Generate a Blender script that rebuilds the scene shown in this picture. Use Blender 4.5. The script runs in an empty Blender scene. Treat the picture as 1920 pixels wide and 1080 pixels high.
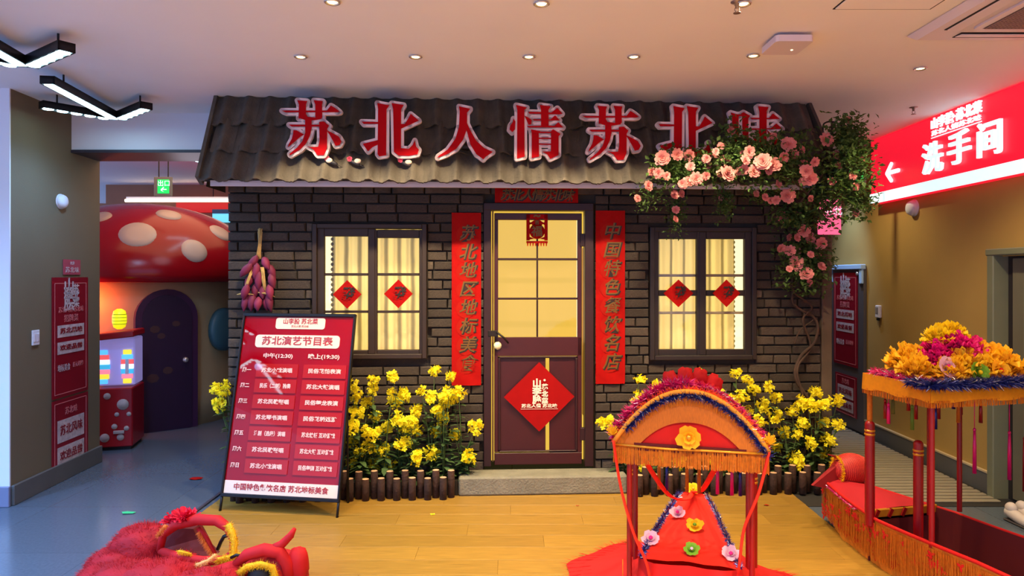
import bpy, bmesh, math, random
from math import sin, cos, pi, radians, sqrt, tan, atan2
from mathutils import Vector, Matrix, Euler, noise
random.seed(7)
SC = bpy.context.scene
COL = SC.collection
F = 1300.0; CX = 960.0; HY = 517.0; HC = 1.6          # focal length in px, centre column, horizon row, eye height

# ---------------------------------------------------------------- camera, world, exposure
cam_d = bpy.data.cameras.new('camera'); cam = bpy.data.objects.new('camera', cam_d); COL.objects.link(cam)
cam_d.sensor_width = 36.0; cam_d.lens = 36.0 * F / 1920.0; cam_d.shift_y = -(540.0 - HY) / 1920.0
cam_d.clip_start = 0.05; cam_d.clip_end = 200
cam.location = (0, 0, HC); cam.rotation_euler = (radians(90), 0, 0)
SC.camera = cam
W = bpy.data.worlds.new('world'); SC.world = W; W.use_nodes = True
WB = W.node_tree.nodes['Background']
WB.inputs[0].default_value = (0.34, 0.50, 1.0, 1); WB.inputs[1].default_value = 1.75
vs = SC.view_settings
vs.view_transform = 'Standard'; vs.look = 'None'; vs.gamma = 1.0; vs.use_curve_mapping = False
vs.exposure = 0.0
SC.cycles.use_denoising = True
SC.cycles.max_bounces = 7; SC.cycles.diffuse_bounces = 4; SC.cycles.transparent_max_bounces = 16
SC.cycles.sample_clamp_indirect = 4.0
CEIL = 2.90

def light(name, kind, loc, energy, color, **kw):
    d = bpy.data.lights.new(name, kind); d.energy = energy; d.color = color
    for k, v in kw.items():
        if k not in ('aim',): setattr(d, k, v)
    o = bpy.data.objects.new(name, d); COL.objects.link(o); o.location = loc
    if 'aim' in kw:
        o.rotation_euler = (Vector(kw['aim']) - Vector(loc)).to_track_quat('-Z', 'Y').to_euler()
    return o
WARM = (1.0, 0.81, 0.50); COOL = (0.25, 0.50, 1.0)
# (lamp position, aim, energy) of the recessed spotlights along the house front, and of those over the stage
SPOT_FRONT = [(-1.25, 4.10), (-0.57, 4.10), (0.10, 4.10), (0.72, 4.10), (1.42, 4.08)]
SPOT_NEAR = [(-0.85, 3.28), (0.14, 3.30), (1.10, 3.30)]
for x, y in SPOT_FRONT:
    light('spot_light', 'SPOT', (x, y, CEIL - 0.02), 150, WARM, aim=(x, y + 0.78, 0.6), spot_size=radians(84), spot_blend=0.5, shadow_soft_size=0.03)
for x, y in SPOT_NEAR:
    light('spot_light', 'SPOT', (x, y, CEIL - 0.02), 55, WARM, aim=(x, y + 0.1, 0), spot_size=radians(120), spot_blend=0.8, shadow_soft_size=0.03)
for x, y in [(0.1, 1.4), (1.5, 1.4), (0.3, 0.3), (1.6, 0.3), (0.3, -1.0), (1.6, -1.0)]:  # added spots out of view; their floor bounce brightens the ceiling
    light('spot_light', 'SPOT', (x, y, CEIL - 0.02), 540, WARM, aim=(x, y, 0), spot_size=radians(104), spot_blend=0.8, shadow_soft_size=0.03)
light('spot_light', 'SPOT', (2.75, 2.45, CEIL - 0.02), 90, WARM, aim=(3.0, 2.8, 0), spot_size=radians(120), spot_blend=0.8, shadow_soft_size=0.03)  # added unseen spot that brightens the ochre wall
light('spot_light', 'SPOT', (2.85, 6.4, CEIL - 0.02), 50, WARM, aim=(3.0, 6.4, 0), spot_size=radians(120), spot_blend=0.8, shadow_soft_size=0.03)  # added spot without a fixture, brightens the far right wall
light('spot_light', 'SPOT', (3.15, 7.15, CEIL - 0.03), 110, (.35, .55, 1.0), aim=(3.45, 7.3, 1.5), spot_size=radians(60), spot_blend=0.9, shadow_soft_size=0.05)  # added blue spot without a fixture, for the glow on the cabinet top
light('spot_light', 'SPOT', (2.55, 4.33, CEIL - 0.02), 110, WARM, aim=(2.75, 4.5, 0), spot_size=radians(110), spot_blend=0.8, shadow_soft_size=0.03)
# cool spots at the track lights, plus added unseen ones bouncing blue off the floor
for x, y, e in [(-2.95, 5.0, 70), (-2.7, 3.6, 100), (-2.6, 2.0, 180), (-5.6, 0.2, 400), (-5.0, 1.7, 350), (-4.2, 2.9, 320), (-2.9, 0.6, 500), (-2.8, -0.8, 600), (-4.3, -0.8, 600)]:
    light('cool_spot', 'SPOT', (x, y, CEIL - 0.15), e, COOL, aim=(x, y, 0), spot_size=radians(150), spot_blend=0.9, shadow_soft_size=0.06)

# ---------------------------------------------------------------- coordinates
def P(px, py, y):                                     # point seen at a pixel of the photograph, at distance y
    return Vector(((px - CX) / F * y, y, HC + (HY - py) / F * y))
def FL(px, py, z=0.0):                                # point seen at a pixel, at height z
    y = (HC - z) * F / (py - HY); return Vector(((px - CX) / F * y, y, z))
TH = 0.0494; TH_A = math.atan(TH)                     # the house front is turned by this against the picture plane
H0 = Vector(((1010 - CX) / F * 5.25, 5.25, 0)); HU = Vector((cos(TH_A), sin(TH_A), 0)); HN = Vector((-sin(TH_A), cos(TH_A), 0))
def HW(u, v, z): return H0 + HU * u + HN * v + Vector((0, 0, z))
def HP(px, py, v=0.0):                                # pixel -> (u, z) on the plane at depth v of the house front
    d = Vector(((px - CX) / F, 1, (HY - py) / F)); o = Vector((0, 0, HC))
    p0 = H0 + HN * v; t = (p0 - o).dot(HN) / d.dot(HN); q = o + d * t - H0
    return q.dot(HU), q.z
# right wall
RWD = Vector((25 / F, 1, 0)).normalized(); RWP = Vector((3.506, 4.87, 0))
RW_A = -math.atan(25 / F)
def RP(px, py, off=0.0):                              # pixel -> (s along wall, z) on the right wall (off = distance in front of it)
    nrm = Vector((RWD.y, -RWD.x, 0)); p0 = RWP - nrm * off
    d = Vector(((px - CX) / F, 1, (HY - py) / F)); o = Vector((0, 0, HC))
    t = (p0 - o).dot(nrm) / d.dot(nrm); q = o + d * t
    return (q - p0).dot(RWD), q.z

# ---------------------------------------------------------------- materials
def lin(c):
    c = c / 255.0
    return c / 12.92 if c <= 0.04045 else ((c + 0.055) / 1.055) ** 2.4
def rgb(r, g, b): return (lin(r), lin(g), lin(b), 1.0)
MATS = {}
def mat(name, col, rough=0.6, metal=0.0, emit=None, es=1.0, var=0.0, nscale=8.0, bump=0.0, bscale=40.0, rnd=0.0, spec=0.5, stretch=None, sheen=0.0):
    if name in MATS: return MATS[name]
    m = bpy.data.materials.new(name); m.use_nodes = True; nt = m.node_tree; N = nt.nodes; L = nt.links
    b = N['Principled BSDF']; b.inputs['Roughness'].default_value = rough; b.inputs['Metallic'].default_value = metal
    b.inputs['Specular IOR Level'].default_value = spec
    b.inputs['Base Color'].default_value = col
    m.diffuse_color = col
    tc = None
    if var or bump or rnd:
        tc = N.new('ShaderNodeTexCoord'); src = tc.outputs['Object']
        if stretch:
            mp = N.new('ShaderNodeMapping'); mp.inputs['Scale'].default_value = stretch; L.new(src, mp.inputs[0]); src = mp.outputs[0]
    if var or rnd:
        hsv = N.new('ShaderNodeHueSaturation'); hsv.inputs['Color'].default_value = col
        val = None
        if var:
            nz = N.new('ShaderNodeTexNoise'); nz.inputs['Scale'].default_value = nscale; nz.inputs['Detail'].default_value = 4
            L.new(src, nz.inputs['Vector'])
            mr = N.new('ShaderNodeMapRange'); mr.inputs[1].default_value = 0.25; mr.inputs[2].default_value = 0.75
            mr.inputs[3].default_value = 1 - var; mr.inputs[4].default_value = 1 + var
            L.new(nz.outputs[0], mr.inputs[0]); val = mr.outputs[0]
        if rnd:
            oi = N.new('ShaderNodeObjectInfo'); mr2 = N.new('ShaderNodeMapRange')
            mr2.inputs[3].default_value = 1 - rnd; mr2.inputs[4].default_value = 1 + rnd
            L.new(oi.outputs['Random'], mr2.inputs[0])
            if val is not None:
                mm = N.new('ShaderNodeMath'); mm.operation = 'MULTIPLY'; L.new(val, mm.inputs[0]); L.new(mr2.outputs[0], mm.inputs[1]); val = mm.outputs[0]
            else: val = mr2.outputs[0]
        L.new(val, hsv.inputs['Value']); L.new(hsv.outputs[0], b.inputs['Base Color'])
    if bump:
        nb = N.new('ShaderNodeTexNoise'); nb.inputs['Scale'].default_value = bscale; nb.inputs['Detail'].default_value = 5
        L.new(src, nb.inputs['Vector'])
        bp = N.new('ShaderNodeBump'); bp.inputs['Strength'].default_value = bump; bp.inputs['Distance'].default_value = 0.01
        L.new(nb.outputs[0], bp.inputs['Height']); L.new(bp.outputs[0], b.inputs['Normal'])
    if emit is not None:
        b.inputs['Emission Color'].default_value = emit; b.inputs['Emission Strength'].default_value = es
    MATS[name] = m; return m
def cloth(name, col, trans=0.4, rnd=0.0, var=0.12, nscale=20):
    if name in MATS: return MATS[name]
    m = mat(name, col, 0.75, var=var, nscale=nscale, rnd=rnd, sheen=0.2); nt = m.node_tree
    b = nt.nodes['Principled BSDF']; out = nt.nodes['Material Output']
    t = nt.nodes.new('ShaderNodeBsdfTranslucent'); mx = nt.nodes.new('ShaderNodeMixShader'); mx.inputs[0].default_value = trans
    t.inputs[0].default_value = col
    nt.links.new(b.outputs[0], mx.inputs[1]); nt.links.new(t.outputs[0], mx.inputs[2]); nt.links.new(mx.outputs[0], out.inputs[0])
    return m
def glass(name, tint=(1, 1, 1, 1)):
    if name in MATS: return MATS[name]
    m = bpy.data.materials.new(name); m.use_nodes = True; nt = m.node_tree; N = nt.nodes
    N.remove(N['Principled BSDF'])
    a = N.new('ShaderNodeBsdfTransparent'); a.inputs[0].default_value = tint; g = N.new('ShaderNodeBsdfGlossy'); g.inputs['Roughness'].default_value = 0.04
    mx = N.new('ShaderNodeMixShader'); mx.inputs[0].default_value = 0.02
    nt.links.new(a.outputs[0], mx.inputs[1]); nt.links.new(g.outputs[0], mx.inputs[2]); nt.links.new(mx.outputs[0], N['Material Output'].inputs[0])
    MATS[name] = m; return m

# ---------------------------------------------------------------- objects
def tag(o, label=None, cat=None, group=None, kind=None):
    if label: o['label'] = label
    if cat: o['category'] = cat
    if group: o['group'] = group
    if kind: o['kind'] = kind
    return o
def empty(name, loc=(0, 0, 0), rz=0.0, label=None, cat=None, group=None, kind=None):
    o = bpy.data.objects.new(name, None); COL.objects.link(o); o.location = loc; o.rotation_euler = (0, 0, rz)
    o.empty_display_size = 0.1
    return tag(o, label, cat, group, kind)
def link_mesh(name, me, parent=None, loc=(0, 0, 0), rot=(0, 0, 0), scale=(1, 1, 1)):
    o = bpy.data.objects.new(name, me); COL.objects.link(o); o.location = loc; o.rotation_euler = rot; o.scale = scale
    if parent: o.parent = parent
    return o
class MB:
    def __init__(s): s.v = []; s.f = []; s.mi = []; s.sm = []
    def add(s, vs, fs, mi=0, smooth=False):
        n = len(s.v); s.v.extend([tuple(q) for q in vs]); s.f.extend([tuple(n + i for i in f) for f in fs])
        s.mi.extend([mi] * len(fs)); s.sm.extend([smooth] * len(fs)); return s
    def box(s, c, size, rz=0.0, mi=0, M=None, bev=0.0):
        x, y, z = [q / 2 for q in size]
        if bev <= 0:
            vs = [Vector((a * x, b * y, d * z)) for d in (-1, 1) for b in (-1, 1) for a in (-1, 1)]
            fs = [(0, 2, 3, 1), (4, 5, 7, 6), (0, 1, 5, 4), (2, 6, 7, 3), (0, 4, 6, 2), (1, 3, 7, 5)]
        else:
            bv = min(bev, x * .9, y * .9, z * .9); vs = []; idx = {}
            for a in (-1, 1):
                for b in (-1, 1):
                    for d in (-1, 1):
                        for k in range(3):
                            q = [a * (x - bv), b * (y - bv), d * (z - bv)]
                            q[k] = (a * x, b * y, d * z)[k]; idx[(a, b, d, k)] = len(vs); vs.append(Vector(q))
            fs = []
            R = [(-1, -1), (1, -1), (1, 1), (-1, 1)]
            for sg in (-1, 1):
                f = [idx[(sg, p, q, 0)] for p, q in R]; fs.append(f if sg > 0 else f[::-1])
                f = [idx[(p, sg, q, 1)] for p, q in R]; fs.append(f[::-1] if sg > 0 else f)
                f = [idx[(p, q, sg, 2)] for p, q in R]; fs.append(f if sg > 0 else f[::-1])
            for p in (-1, 1):
                for q in (-1, 1):
                    fs.append((idx[(p, q, -1, 0)], idx[(p, q, 1, 0)], idx[(p, q, 1, 1)], idx[(p, q, -1, 1)]))
                    fs.append((idx[(p, -1, q, 0)], idx[(p, 1, q, 0)], idx[(p, 1, q, 2)], idx[(p, -1, q, 2)]))
                    fs.append((idx[(-1, p, q, 1)], idx[(1, p, q, 1)], idx[(1, p, q, 2)], idx[(-1, p, q, 2)]))
            for a in (-1, 1):
                for b in (-1, 1):
                    for d in (-1, 1): fs.append(tuple(idx[(a, b, d, k)] for k in range(3)))
        if M is None: M = Matrix.Rotation(rz, 3, 'Z')
        c = Vector(c); s.add([c + M @ q for q in vs], fs, mi); return s
    def quad(s, a, b, c, d, mi=0, smooth=False): return s.add([a, b, c, d], [(0, 1, 2, 3)], mi, smooth)
    def tube(s, pts, rad, n=8, mi=0, cap=True, smooth=True, flat=1.0):
        pts = [Vector(p) for p in pts]; m = len(pts)
        if not hasattr(rad, '__len__'): rad = [rad] * m
        vs = []; fs = []; up = Vector((0, 0, 1)); prev = None
        for i, p in enumerate(pts):
            t = (pts[min(i + 1, m - 1)] - pts[max(i - 1, 0)])
            t = t.normalized() if t.length > 1e-9 else Vector((0, 0, 1))
            a = (up if abs(t.z) < 0.95 else Vector((1, 0, 0))) if prev is None else prev
            a = (a - t * a.dot(t)); a = a.normalized() if a.length > 1e-6 else t.orthogonal().normalized(); prev = a
            b = t.cross(a)
            for k in range(n):
                w = 2 * pi * k / n; vs.append(p + (a * cos(w) * flat + b * sin(w)) * rad[i])
        for i in range(m - 1):
            for k in range(n):
                fs.append((i * n + k, i * n + (k + 1) % n, (i + 1) * n + (k + 1) % n, (i + 1) * n + k))
        if cap: fs.append(tuple(range(n))[::-1]); fs.append(tuple((m - 1) * n + k for k in range(n)))
        return s.add(vs, fs, mi, smooth)
    def cyl(s, c, r, h, n=16, mi=0, r2=None, axis='Z', smooth=True):
        c = Vector(c); r2 = r if r2 is None else r2; vs = []
        for j, rr in ((0, r), (1, r2)):
            for k in range(n):
                w = 2 * pi * k / n; q = (rr * cos(w), rr * sin(w), h * j)
                if axis == 'Y': q = (q[0], q[2], q[1])
                if axis == 'X': q = (q[2], q[0], q[1])
                vs.append(c + Vector(q))
        s.add(vs, [(k, (k + 1) % n, n + (k + 1) % n, n + k) for k in range(n)], mi, smooth)
        return s.add(vs, [tuple(range(n))[::-1], tuple(range(n, 2 * n))], mi, False)
    def lathe(s, c, prof, n=20, mi=0, smooth=True, axis='Z'):
        c = Vector(c); vs = []
        for r, z in prof:
            for k in range(n):
                w = 2 * pi * k / n; q = (r * cos(w), r * sin(w), z)
                if axis == 'Y': q = (q[0], q[2], q[1])
                if axis == 'X': q = (q[2], q[0], q[1])
                vs.append(c + Vector(q))
        fs = []
        for i in range(len(prof) - 1):
            for k in range(n): fs.append((i * n + k, i * n + (k + 1) % n, (i + 1) * n + (k + 1) % n, (i + 1) * n + k))
        fs.append(tuple(range(n))[::-1]); fs.append(tuple((len(prof) - 1) * n + k for k in range(n)))
        return s.add(vs, fs, mi, smooth)
    def ell(s, c, r, nu=14, nv=9, mi=0, M=None, nz=0.0, ns=5.0):
        c = Vector(c); vs = []
        M = M or Matrix.Identity(3)
        for j in range(nv + 1):
            ph = pi * j / nv
            for k in range(nu):
                w = 2 * pi * k / nu; q = Vector((sin(ph) * cos(w), sin(ph) * sin(w), cos(ph)))
                g = 1 + (noise.noise(q * ns + c * 3) * nz if nz else 0)
                vs.append(c + M @ Vector((q.x * r[0] * g, q.y * r[1] * g, q.z * r[2] * g)))
        fs = [(j * nu + k, (j + 1) * nu + k, (j + 1) * nu + (k + 1) % nu, j * nu + (k + 1) % nu) for j in range(nv) for k in range(nu)]
        return s.add(vs, fs, mi, True)
    def prism(s, poly, y0, y1, mi=0, T=None):          # poly in (x, z), extruded along y
        n = len(poly); T = T or (lambda q: q)
        area = sum(poly[i][0] * poly[(i + 1) % n][1] - poly[(i + 1) % n][0] * poly[i][1] for i in range(n))
        if area < 0: poly = poly[::-1]
        vs = [T(Vector((x, y0, z))) for x, z in poly] + [T(Vector((x, y1, z))) for x, z in poly]
        fs = [tuple(range(n)), tuple(range(n, 2 * n))[::-1]] + [(i, n + i, n + (i + 1) % n, (i + 1) % n) for i in range(n)]
        return s.add(vs, fs, mi)
    def spikes(s, pts, ln, w, dirf, mi=0, jit=0.5):     # thin triangular hairs
        for p in pts:
            p = Vector(p); d = dirf(p) + Vector([random.uniform(-jit, jit) for _ in range(3)])
            d = d.normalized() * ln * random.uniform(.6, 1.2); a = d.orthogonal().normalized(); a.rotate(Matrix.Rotation(random.random() * 6.3, 3, d.normalized())) if False else None
            a = Matrix.Rotation(random.random() * 6.3, 3, d.normalized()) @ d.orthogonal().normalized() * w
            s.add([p - a, p + a, p + d], [(0, 1, 2)], mi)
        return s
    def build(s, name, mats, parent=None, loc=(0, 0, 0), rot=(0, 0, 0)):
        me = s.mesh(name, mats); return link_mesh(name, me, parent, loc, rot)
    def mesh(s, name, mats):
        me = bpy.data.meshes.new(name); me.from_pydata(s.v, [], s.f)
        for m in (mats if isinstance(mats, (list, tuple)) else [mats]): me.materials.append(m)
        if s.f:
            me.polygons.foreach_set('material_index', s.mi); me.polygons.foreach_set('use_smooth', s.sm)
        me.update(); return me
def capsule_outline(mb, poly, r, y0, y1, n=10, mi=0, T=None):    # poly grown by r, made of overlapping discs and bars
    mb.prism(poly, y0, y1, mi, T)
    m = len(poly)
    for i in range(m):
        (x0, z0), (x1, z1) = poly[i], poly[(i + 1) % m]; dx, dz = x1 - x0, z1 - z0; l = math.hypot(dx, dz)
        if l < 1e-6: continue
        a = atan2(dz, dx); pts = [(x0 + r * cos(a + pi / 2 + pi * k / n), z0 + r * sin(a + pi / 2 + pi * k / n)) for k in range(n + 1)]
        pts += [(x1 + r * cos(a - pi / 2 + pi * k / n), z1 + r * sin(a - pi / 2 + pi * k / n)) for k in range(n + 1)]
        mb.prism(pts, y0, y1, mi, T)
_dg = None
def text(name, s, size, m, parent, loc, rot=(pi / 2, 0, 0), ext=0.0008, bold=0.0, shear=0.0, spacing=1.0, align='CENTER', width=None, scale=(1, 1, 1)):
    cu = bpy.data.curves.new('lettering', 'FONT'); cu.body = s; cu.size = size; cu.extrude = ext; cu.offset = bold; cu.shear = shear
    cu.align_x = align; cu.align_y = 'CENTER'; cu.space_character = spacing; cu.resolution_u = 2
    t = bpy.data.objects.new('tmp', cu); COL.objects.link(t)
    dg = bpy.context.evaluated_depsgraph_get(); ev = t.evaluated_get(dg)
    me = bpy.data.meshes.new_from_object(ev); bpy.data.objects.remove(t); bpy.data.curves.remove(cu)
    me.materials.clear(); me.materials.append(m)
    if width and me.vertices:
        xs = [v.co.x for v in me.vertices]; w = max(xs) - min(xs); scale = (width / w * scale[0], scale[1], scale[2])
    return link_mesh(name, me, parent, loc, rot, scale)
def petal_ball(r, rings, seed=0, curl=0.25, wave=0.0):  # layered flower facing -Y
    rnd = random.Random(seed); mb = MB()
    for (rr, n, tilt, ln, wd) in rings:
        for k in range(n):
            w = 2 * pi * (k + rnd.random() * .4) / n; c, s_ = cos(w), sin(w); ct, st = cos(tilt), sin(tilt)
            def T(a, b, h):   # a outwards, b sideways, h lift
                ra = rr + a * ct - h * st; d = a * st + h * ct
                return Vector(((c * ra - s_ * b) * r, -(d) * r, (s_ * ra + c * b) * r))
            j = 1 + rnd.uniform(-.12, .12)
            mb.add([T(0, -wd * .35, 0), T(0, wd * .35, 0), T(ln * .55 * j, wd * .55, curl * .12), T(ln * j, wd * .28, curl * .35), T(ln * j, -wd * .28, curl * .35), T(ln * .55 * j, -wd * .55, curl * .12)],
                   [(0, 1, 2, 5), (5, 2, 3, 4)], 0, True)
    return mb

# ================================================================ ROOM SHELL
M_ceil = mat('ceiling_paint', rgb(240, 238, 238), .85, var=.02, nscale=2)
M_wallR = mat('ochre_wall', rgb(184, 148, 76), .8, var=.05, nscale=3, bump=.1, bscale=120)
M_wallL = mat('olive_wall', rgb(112, 100, 76), .8, var=.04, nscale=3, bump=.1, bscale=120)
M_white = mat('white_paint', rgb(225, 225, 232), .7)
M_base = mat('slate_baseboard', rgb(92, 92, 90), .5, var=.08, nscale=6)
M_base_highlight = mat('baseboard_highlight', rgb(200, 180, 140), .5)

def floor_material():
    m = mat('grey_floor', rgb(88, 98, 110), .22, var=.12, nscale=60, spec=.5); nt = m.node_tree; N = nt.nodes; L = nt.links
    b = N['Principled BSDF']; tc = N.new('ShaderNodeTexCoord'); br = N.new('ShaderNodeTexBrick')
    br.offset = 0; br.inputs['Scale'].default_value = 1.0; br.inputs['Mortar Size'].default_value = .003
    br.inputs['Brick Width'].default_value = .8; br.inputs['Row Height'].default_value = .8
    br.inputs['Color1'].default_value = (1, 1, 1, 1); br.inputs['Color2'].default_value = (.93, .93, .93, 1); br.inputs['Mortar'].default_value = (.75, .75, .75, 1)
    L.new(tc.outputs['Object'], br.inputs['Vector'])
    hs = [n for n in N if n.type == 'HUE_SAT'][0]; mx = N.new('ShaderNodeMix'); mx.data_type = 'RGBA'; mx.blend_type = 'MULTIPLY'; mx.inputs[0].default_value = 1
    L.new(hs.outputs[0], mx.inputs[6]); L.new(br.outputs['Color'], mx.inputs[7]); L.new(mx.outputs[2], b.inputs['Base Color'])
    nz = N.new('ShaderNodeTexNoise'); nz.inputs['Scale'].default_value = 3; mr = N.new('ShaderNodeMapRange'); mr.inputs[3].default_value = .14; mr.inputs[4].default_value = .26
    L.new(tc.outputs['Object'], nz.inputs['Vector']); L.new(nz.outputs[0], mr.inputs[0]); L.new(mr.outputs[0], b.inputs['Roughness'])
    return m
fl = MB().box((0, 4.5, -0.05), (16, 19, 0.1)).build('floor', floor_material()); tag(fl, 'polished grey speckled tile floor around the wooden stage', 'floor', kind='structure')
ce = MB().box((0, 4.5, CEIL + 0.05), (16, 19, 0.1)).build('ceiling', M_ceil); tag(ce, 'plain painted ceiling above the house front', 'ceiling', kind='structure')

# right wall, in its own frame: x = s along the wall, y = out of the wall towards the room
def rwall_frame(name, s, z, out=0.0, **kw):
    nrm = Vector((RWD.y, -RWD.x, 0)); p = RWP + RWD * s - nrm * out + Vector((0, 0, z))
    # local +x runs towards the viewer so that text reads left to right, local -y faces the room
    return empty(name, p, atan2(-RWD.y, -RWD.x), **kw)
rw = rwall_frame('wall_right', 0, 0, label='ochre wall on the right under the red lightbox sign', cat='wall', kind='structure')
SD = RP(1868, 700)[0]                                   # the door frame's far edge
MB().box((-(SD + 8) / 2, .06, CEIL / 2), (8 - SD, .12, CEIL)).build('wall_face', M_wallR, rw)
ZD = RP(1868, 478, .05)[1] - .01
MB().box((-SD + .6, .06, (CEIL + ZD) / 2), (1.2, .12, CEIL - ZD)).build('wall_face', M_wallR, rw)
MB().box((-SD + 3.2, .06, CEIL / 2), (4.0, .12, CEIL)).build('wall_face', M_wallR, rw)
br_ = rwall_frame('baseboard_right', 0, 0, label='slate baseboard of the ochre right wall, highlight painted along its top', cat='baseboard', kind='structure')
MB().box((-(SD + 8) / 2, -.012, .075), (8 - SD, .024, .15)).build('board', M_base, br_)
MB().box((-(SD + 8) / 2, -.014, .156), (8 - SD, .028, .012)).build('cap', M_base_highlight, br_)  # pale strip paints the highlight on the board's top edge
wb = MB().box((0, 12.5, CEIL / 2), (16, .1, CEIL)).build('wall_back', mat('back_wall', rgb(176, 120, 88), .8, var=.04)); tag(wb, 'salmon wall far behind the mushroom house', 'wall', kind='structure')
# left wall block
LA = P(20, 517, 4.82); LB = P(187, 517, 5.97); ld = (LB - LA); ld.z = 0; LL = ld.length; la = atan2(ld.y, ld.x)
wl = empty('wall_left', (LA.x, LA.y, 0), la, 'olive wall on the left carrying the red posters', 'wall', kind='structure')
MB().box((LL / 2, .15, CEIL / 2), (LL, .3, CEIL)).build('wall_face', M_wallL, wl)
MB().box((-.006, 1.0, CEIL / 2), (.012, 2.0, CEIL)).build('wall_end', M_white, wl)
bl = empty('baseboard_left', (LA.x, LA.y, 0), la, 'grey stone baseboard along the foot of the left wall', 'baseboard', kind='structure')
MB().box((LL / 2, -.012, .07), (LL, .024, .14), bev=.004).build('board', M_base, bl)
MB().box((-.024, .99, .07), (.024, 2.0, .14), bev=.004).build('board', mat('white_base', rgb(120, 124, 150), .5), bl)
# bulkhead beam across the passage on the left
zb = P(200, 281, 5.55).z
bk = MB().box((-2.9, 5.75, (zb + CEIL) / 2), (1.9, .4, CEIL - zb)).build('trim_1', M_white); tag(bk, 'white ceiling beam over the passage left of the house', 'beam', kind='structure')
ws_ = MB().box((-3.6, 9.95, CEIL / 2), (4.4, .1, CEIL)).build('wall_shop', mat('back_wall', rgb(176, 120, 88), .8)); tag(ws_, 'salmon partition wall carrying the red fascia behind the mushroom', 'wall', kind='structure')
bk2 = MB().box((-2.9, 5.75, zb - .012), (1.9, .42, .024)).build('trim_2', mat('dark_trim', rgb(50, 48, 60), .5)); tag(bk2, 'dark strip under the white beam over the passage', 'trim', kind='structure')

# wooden stage floor of planks
M_wood = mat('oak_plank', rgb(150, 112, 44), .36, var=.30, nscale=5, stretch=(1.2, 22, 1), rnd=.10, bump=.08, bscale=30)
def VX(a, y): return a * (y if False else 1) + 25 / F * y
st = empty('floor_wood', (0, 0, 0), 0, 'light oak plank stage floor in front of the house', 'floor', kind='structure')
pr = .185; y = -2.61; r = 0
P_LEFT = -2.17; P_RIGHT = 1.94
skew = Matrix(((1, 25 / F, 0), (0, 1, 0), (0, 0, 1)))
while y < 5.2:
    x = P_LEFT - (r * .47) % 1.2
    while x < P_RIGHT:
        a = max(x, P_LEFT); b = min(x + 1.2, P_RIGHT)
        if b - a > .05:
            yy0, yy1 = y + .0005, y + pr - .0005
            me = MB().box((0, 0, 0), (b - a - .0008, yy1 - yy0, .016), bev=.001).mesh('plank', M_wood)
            cy = (yy0 + yy1) / 2
            link_mesh('plank', me, st, ((a + b) / 2 + 25 / F * cy, cy, .008))
        x += 1.2
    y += pr; r += 1
MB().box((P_LEFT - .01 + .04, 1.3, .004), (.02, 7.7, .012)).build('edge_trim', mat('dark_trim', rgb(50, 48, 60), .5), st)
# ribbed walkway on the right
M_rib = mat('ribbed_slat', rgb(150, 140, 118), .5, rnd=.05)
wk = empty('floor_ribbed', (0, 0, 0), 0, 'ribbed grey slatted walkway beside the right wall', 'floor', kind='structure')
MB().box((2.75, 7.0, .002), (1.9, 4.4, .004)).build('backing', mat('rib_gap', rgb(40, 36, 32), .8), wk)
rib = MB().box((0, 0, 0), (1.16, .048, .012), bev=.004).mesh('slat', M_rib)
y = 4.9
while y < 9.2:
    link_mesh('slat', rib, wk, (2.86 + 25 / F * (y - 4.87) , y, .010)); y += .0735 if y < 7 else .09

# ================================================================ HOUSE FRONT
M_mortar = mat('mortar', rgb(62, 54, 46), .95, bump=.5, bscale=90)
def brick_material():
    m = mat('grey_brick', rgb(78, 66, 56), .92, var=.34, nscale=16, rnd=.30, bump=1.0, bscale=30)
    return m
M_brick = brick_material()
UL = HP(430, 600)[0]; UR = HP(1536, 600)[0]; URR = HP(1556, 600)[0]
def rect(px0, py0, px1, py1, v=0.0):
    a = HP(px0, py1, v); b = HP(px1, py0, v); return (a[0], b[0], a[1], b[1])   # u0,u1,z0,z1
DR = rect(908, 383, 1114, 876); W1 = rect(588, 421, 801, 672); W2 = rect(1216, 427, 1414, 674)
OPEN = [(DR[0], DR[1], -1, DR[3]), W1, W2]
house = empty('house_front', HW(0, 0, 0), TH_A, 'grey brick house front with a tiled lean-to roof', 'house front')
mb = MB(); edges = sorted({UL, URR, DR[0], DR[1], W1[0], W1[1], W2[0], W2[1]})
for a, b in zip(edges[:-1], edges[1:]):
    zs = [(0, CEIL)]
    for o in OPEN:
        if o[0] - 1e-6 <= a and b <= o[1] + 1e-6: zs = [(0, o[2]), (o[3], CEIL)] if o[2] > 0 else [(o[3], CEIL)]
    for z0, z1 in zs: mb.box(((a + b) / 2, .045, (z0 + min(z1, 2.34)) / 2), (b - a, .06, min(z1, 2.34) - z0))
mb.build('mortar_wall', M_mortar, house)
mb = MB()
for (a, b) in ((UL + .03, UL + .03), ): mb.box((UL + .03, .9, CEIL / 2), (.06, 1.65, CEIL))
mb.box((URR - .03, .9, 1.14), (.06, 1.65, 2.28)); mb.box(((UL + URR) / 2 - .1, 1.75, CEIL / 2), (URR - UL - .2, .06, CEIL))
mb.add([(URR - .0, .08, 2.28), (HP(1512, 195, -.1)[0], .08, CEIL), (HP(1512, 195, -.1)[0], 1.7, CEIL), (URR - .0, 1.7, 2.28)], [(0, 1, 2, 3)])
mb.build('side_wall', M_mortar, house)
c = HP(1546, 600)[0]
MB().box((c, -.012, 1.1), (URR - UR - .005, .06, 2.2), bev=.006).build('corner_post', mat('corner_post', rgb(84, 68, 54), .8, var=.2), house)
bricks = []
ch = .0715; jt = .010; z = .0; row = 0; zTOP = 2.30
rb = random.Random(3)
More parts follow.
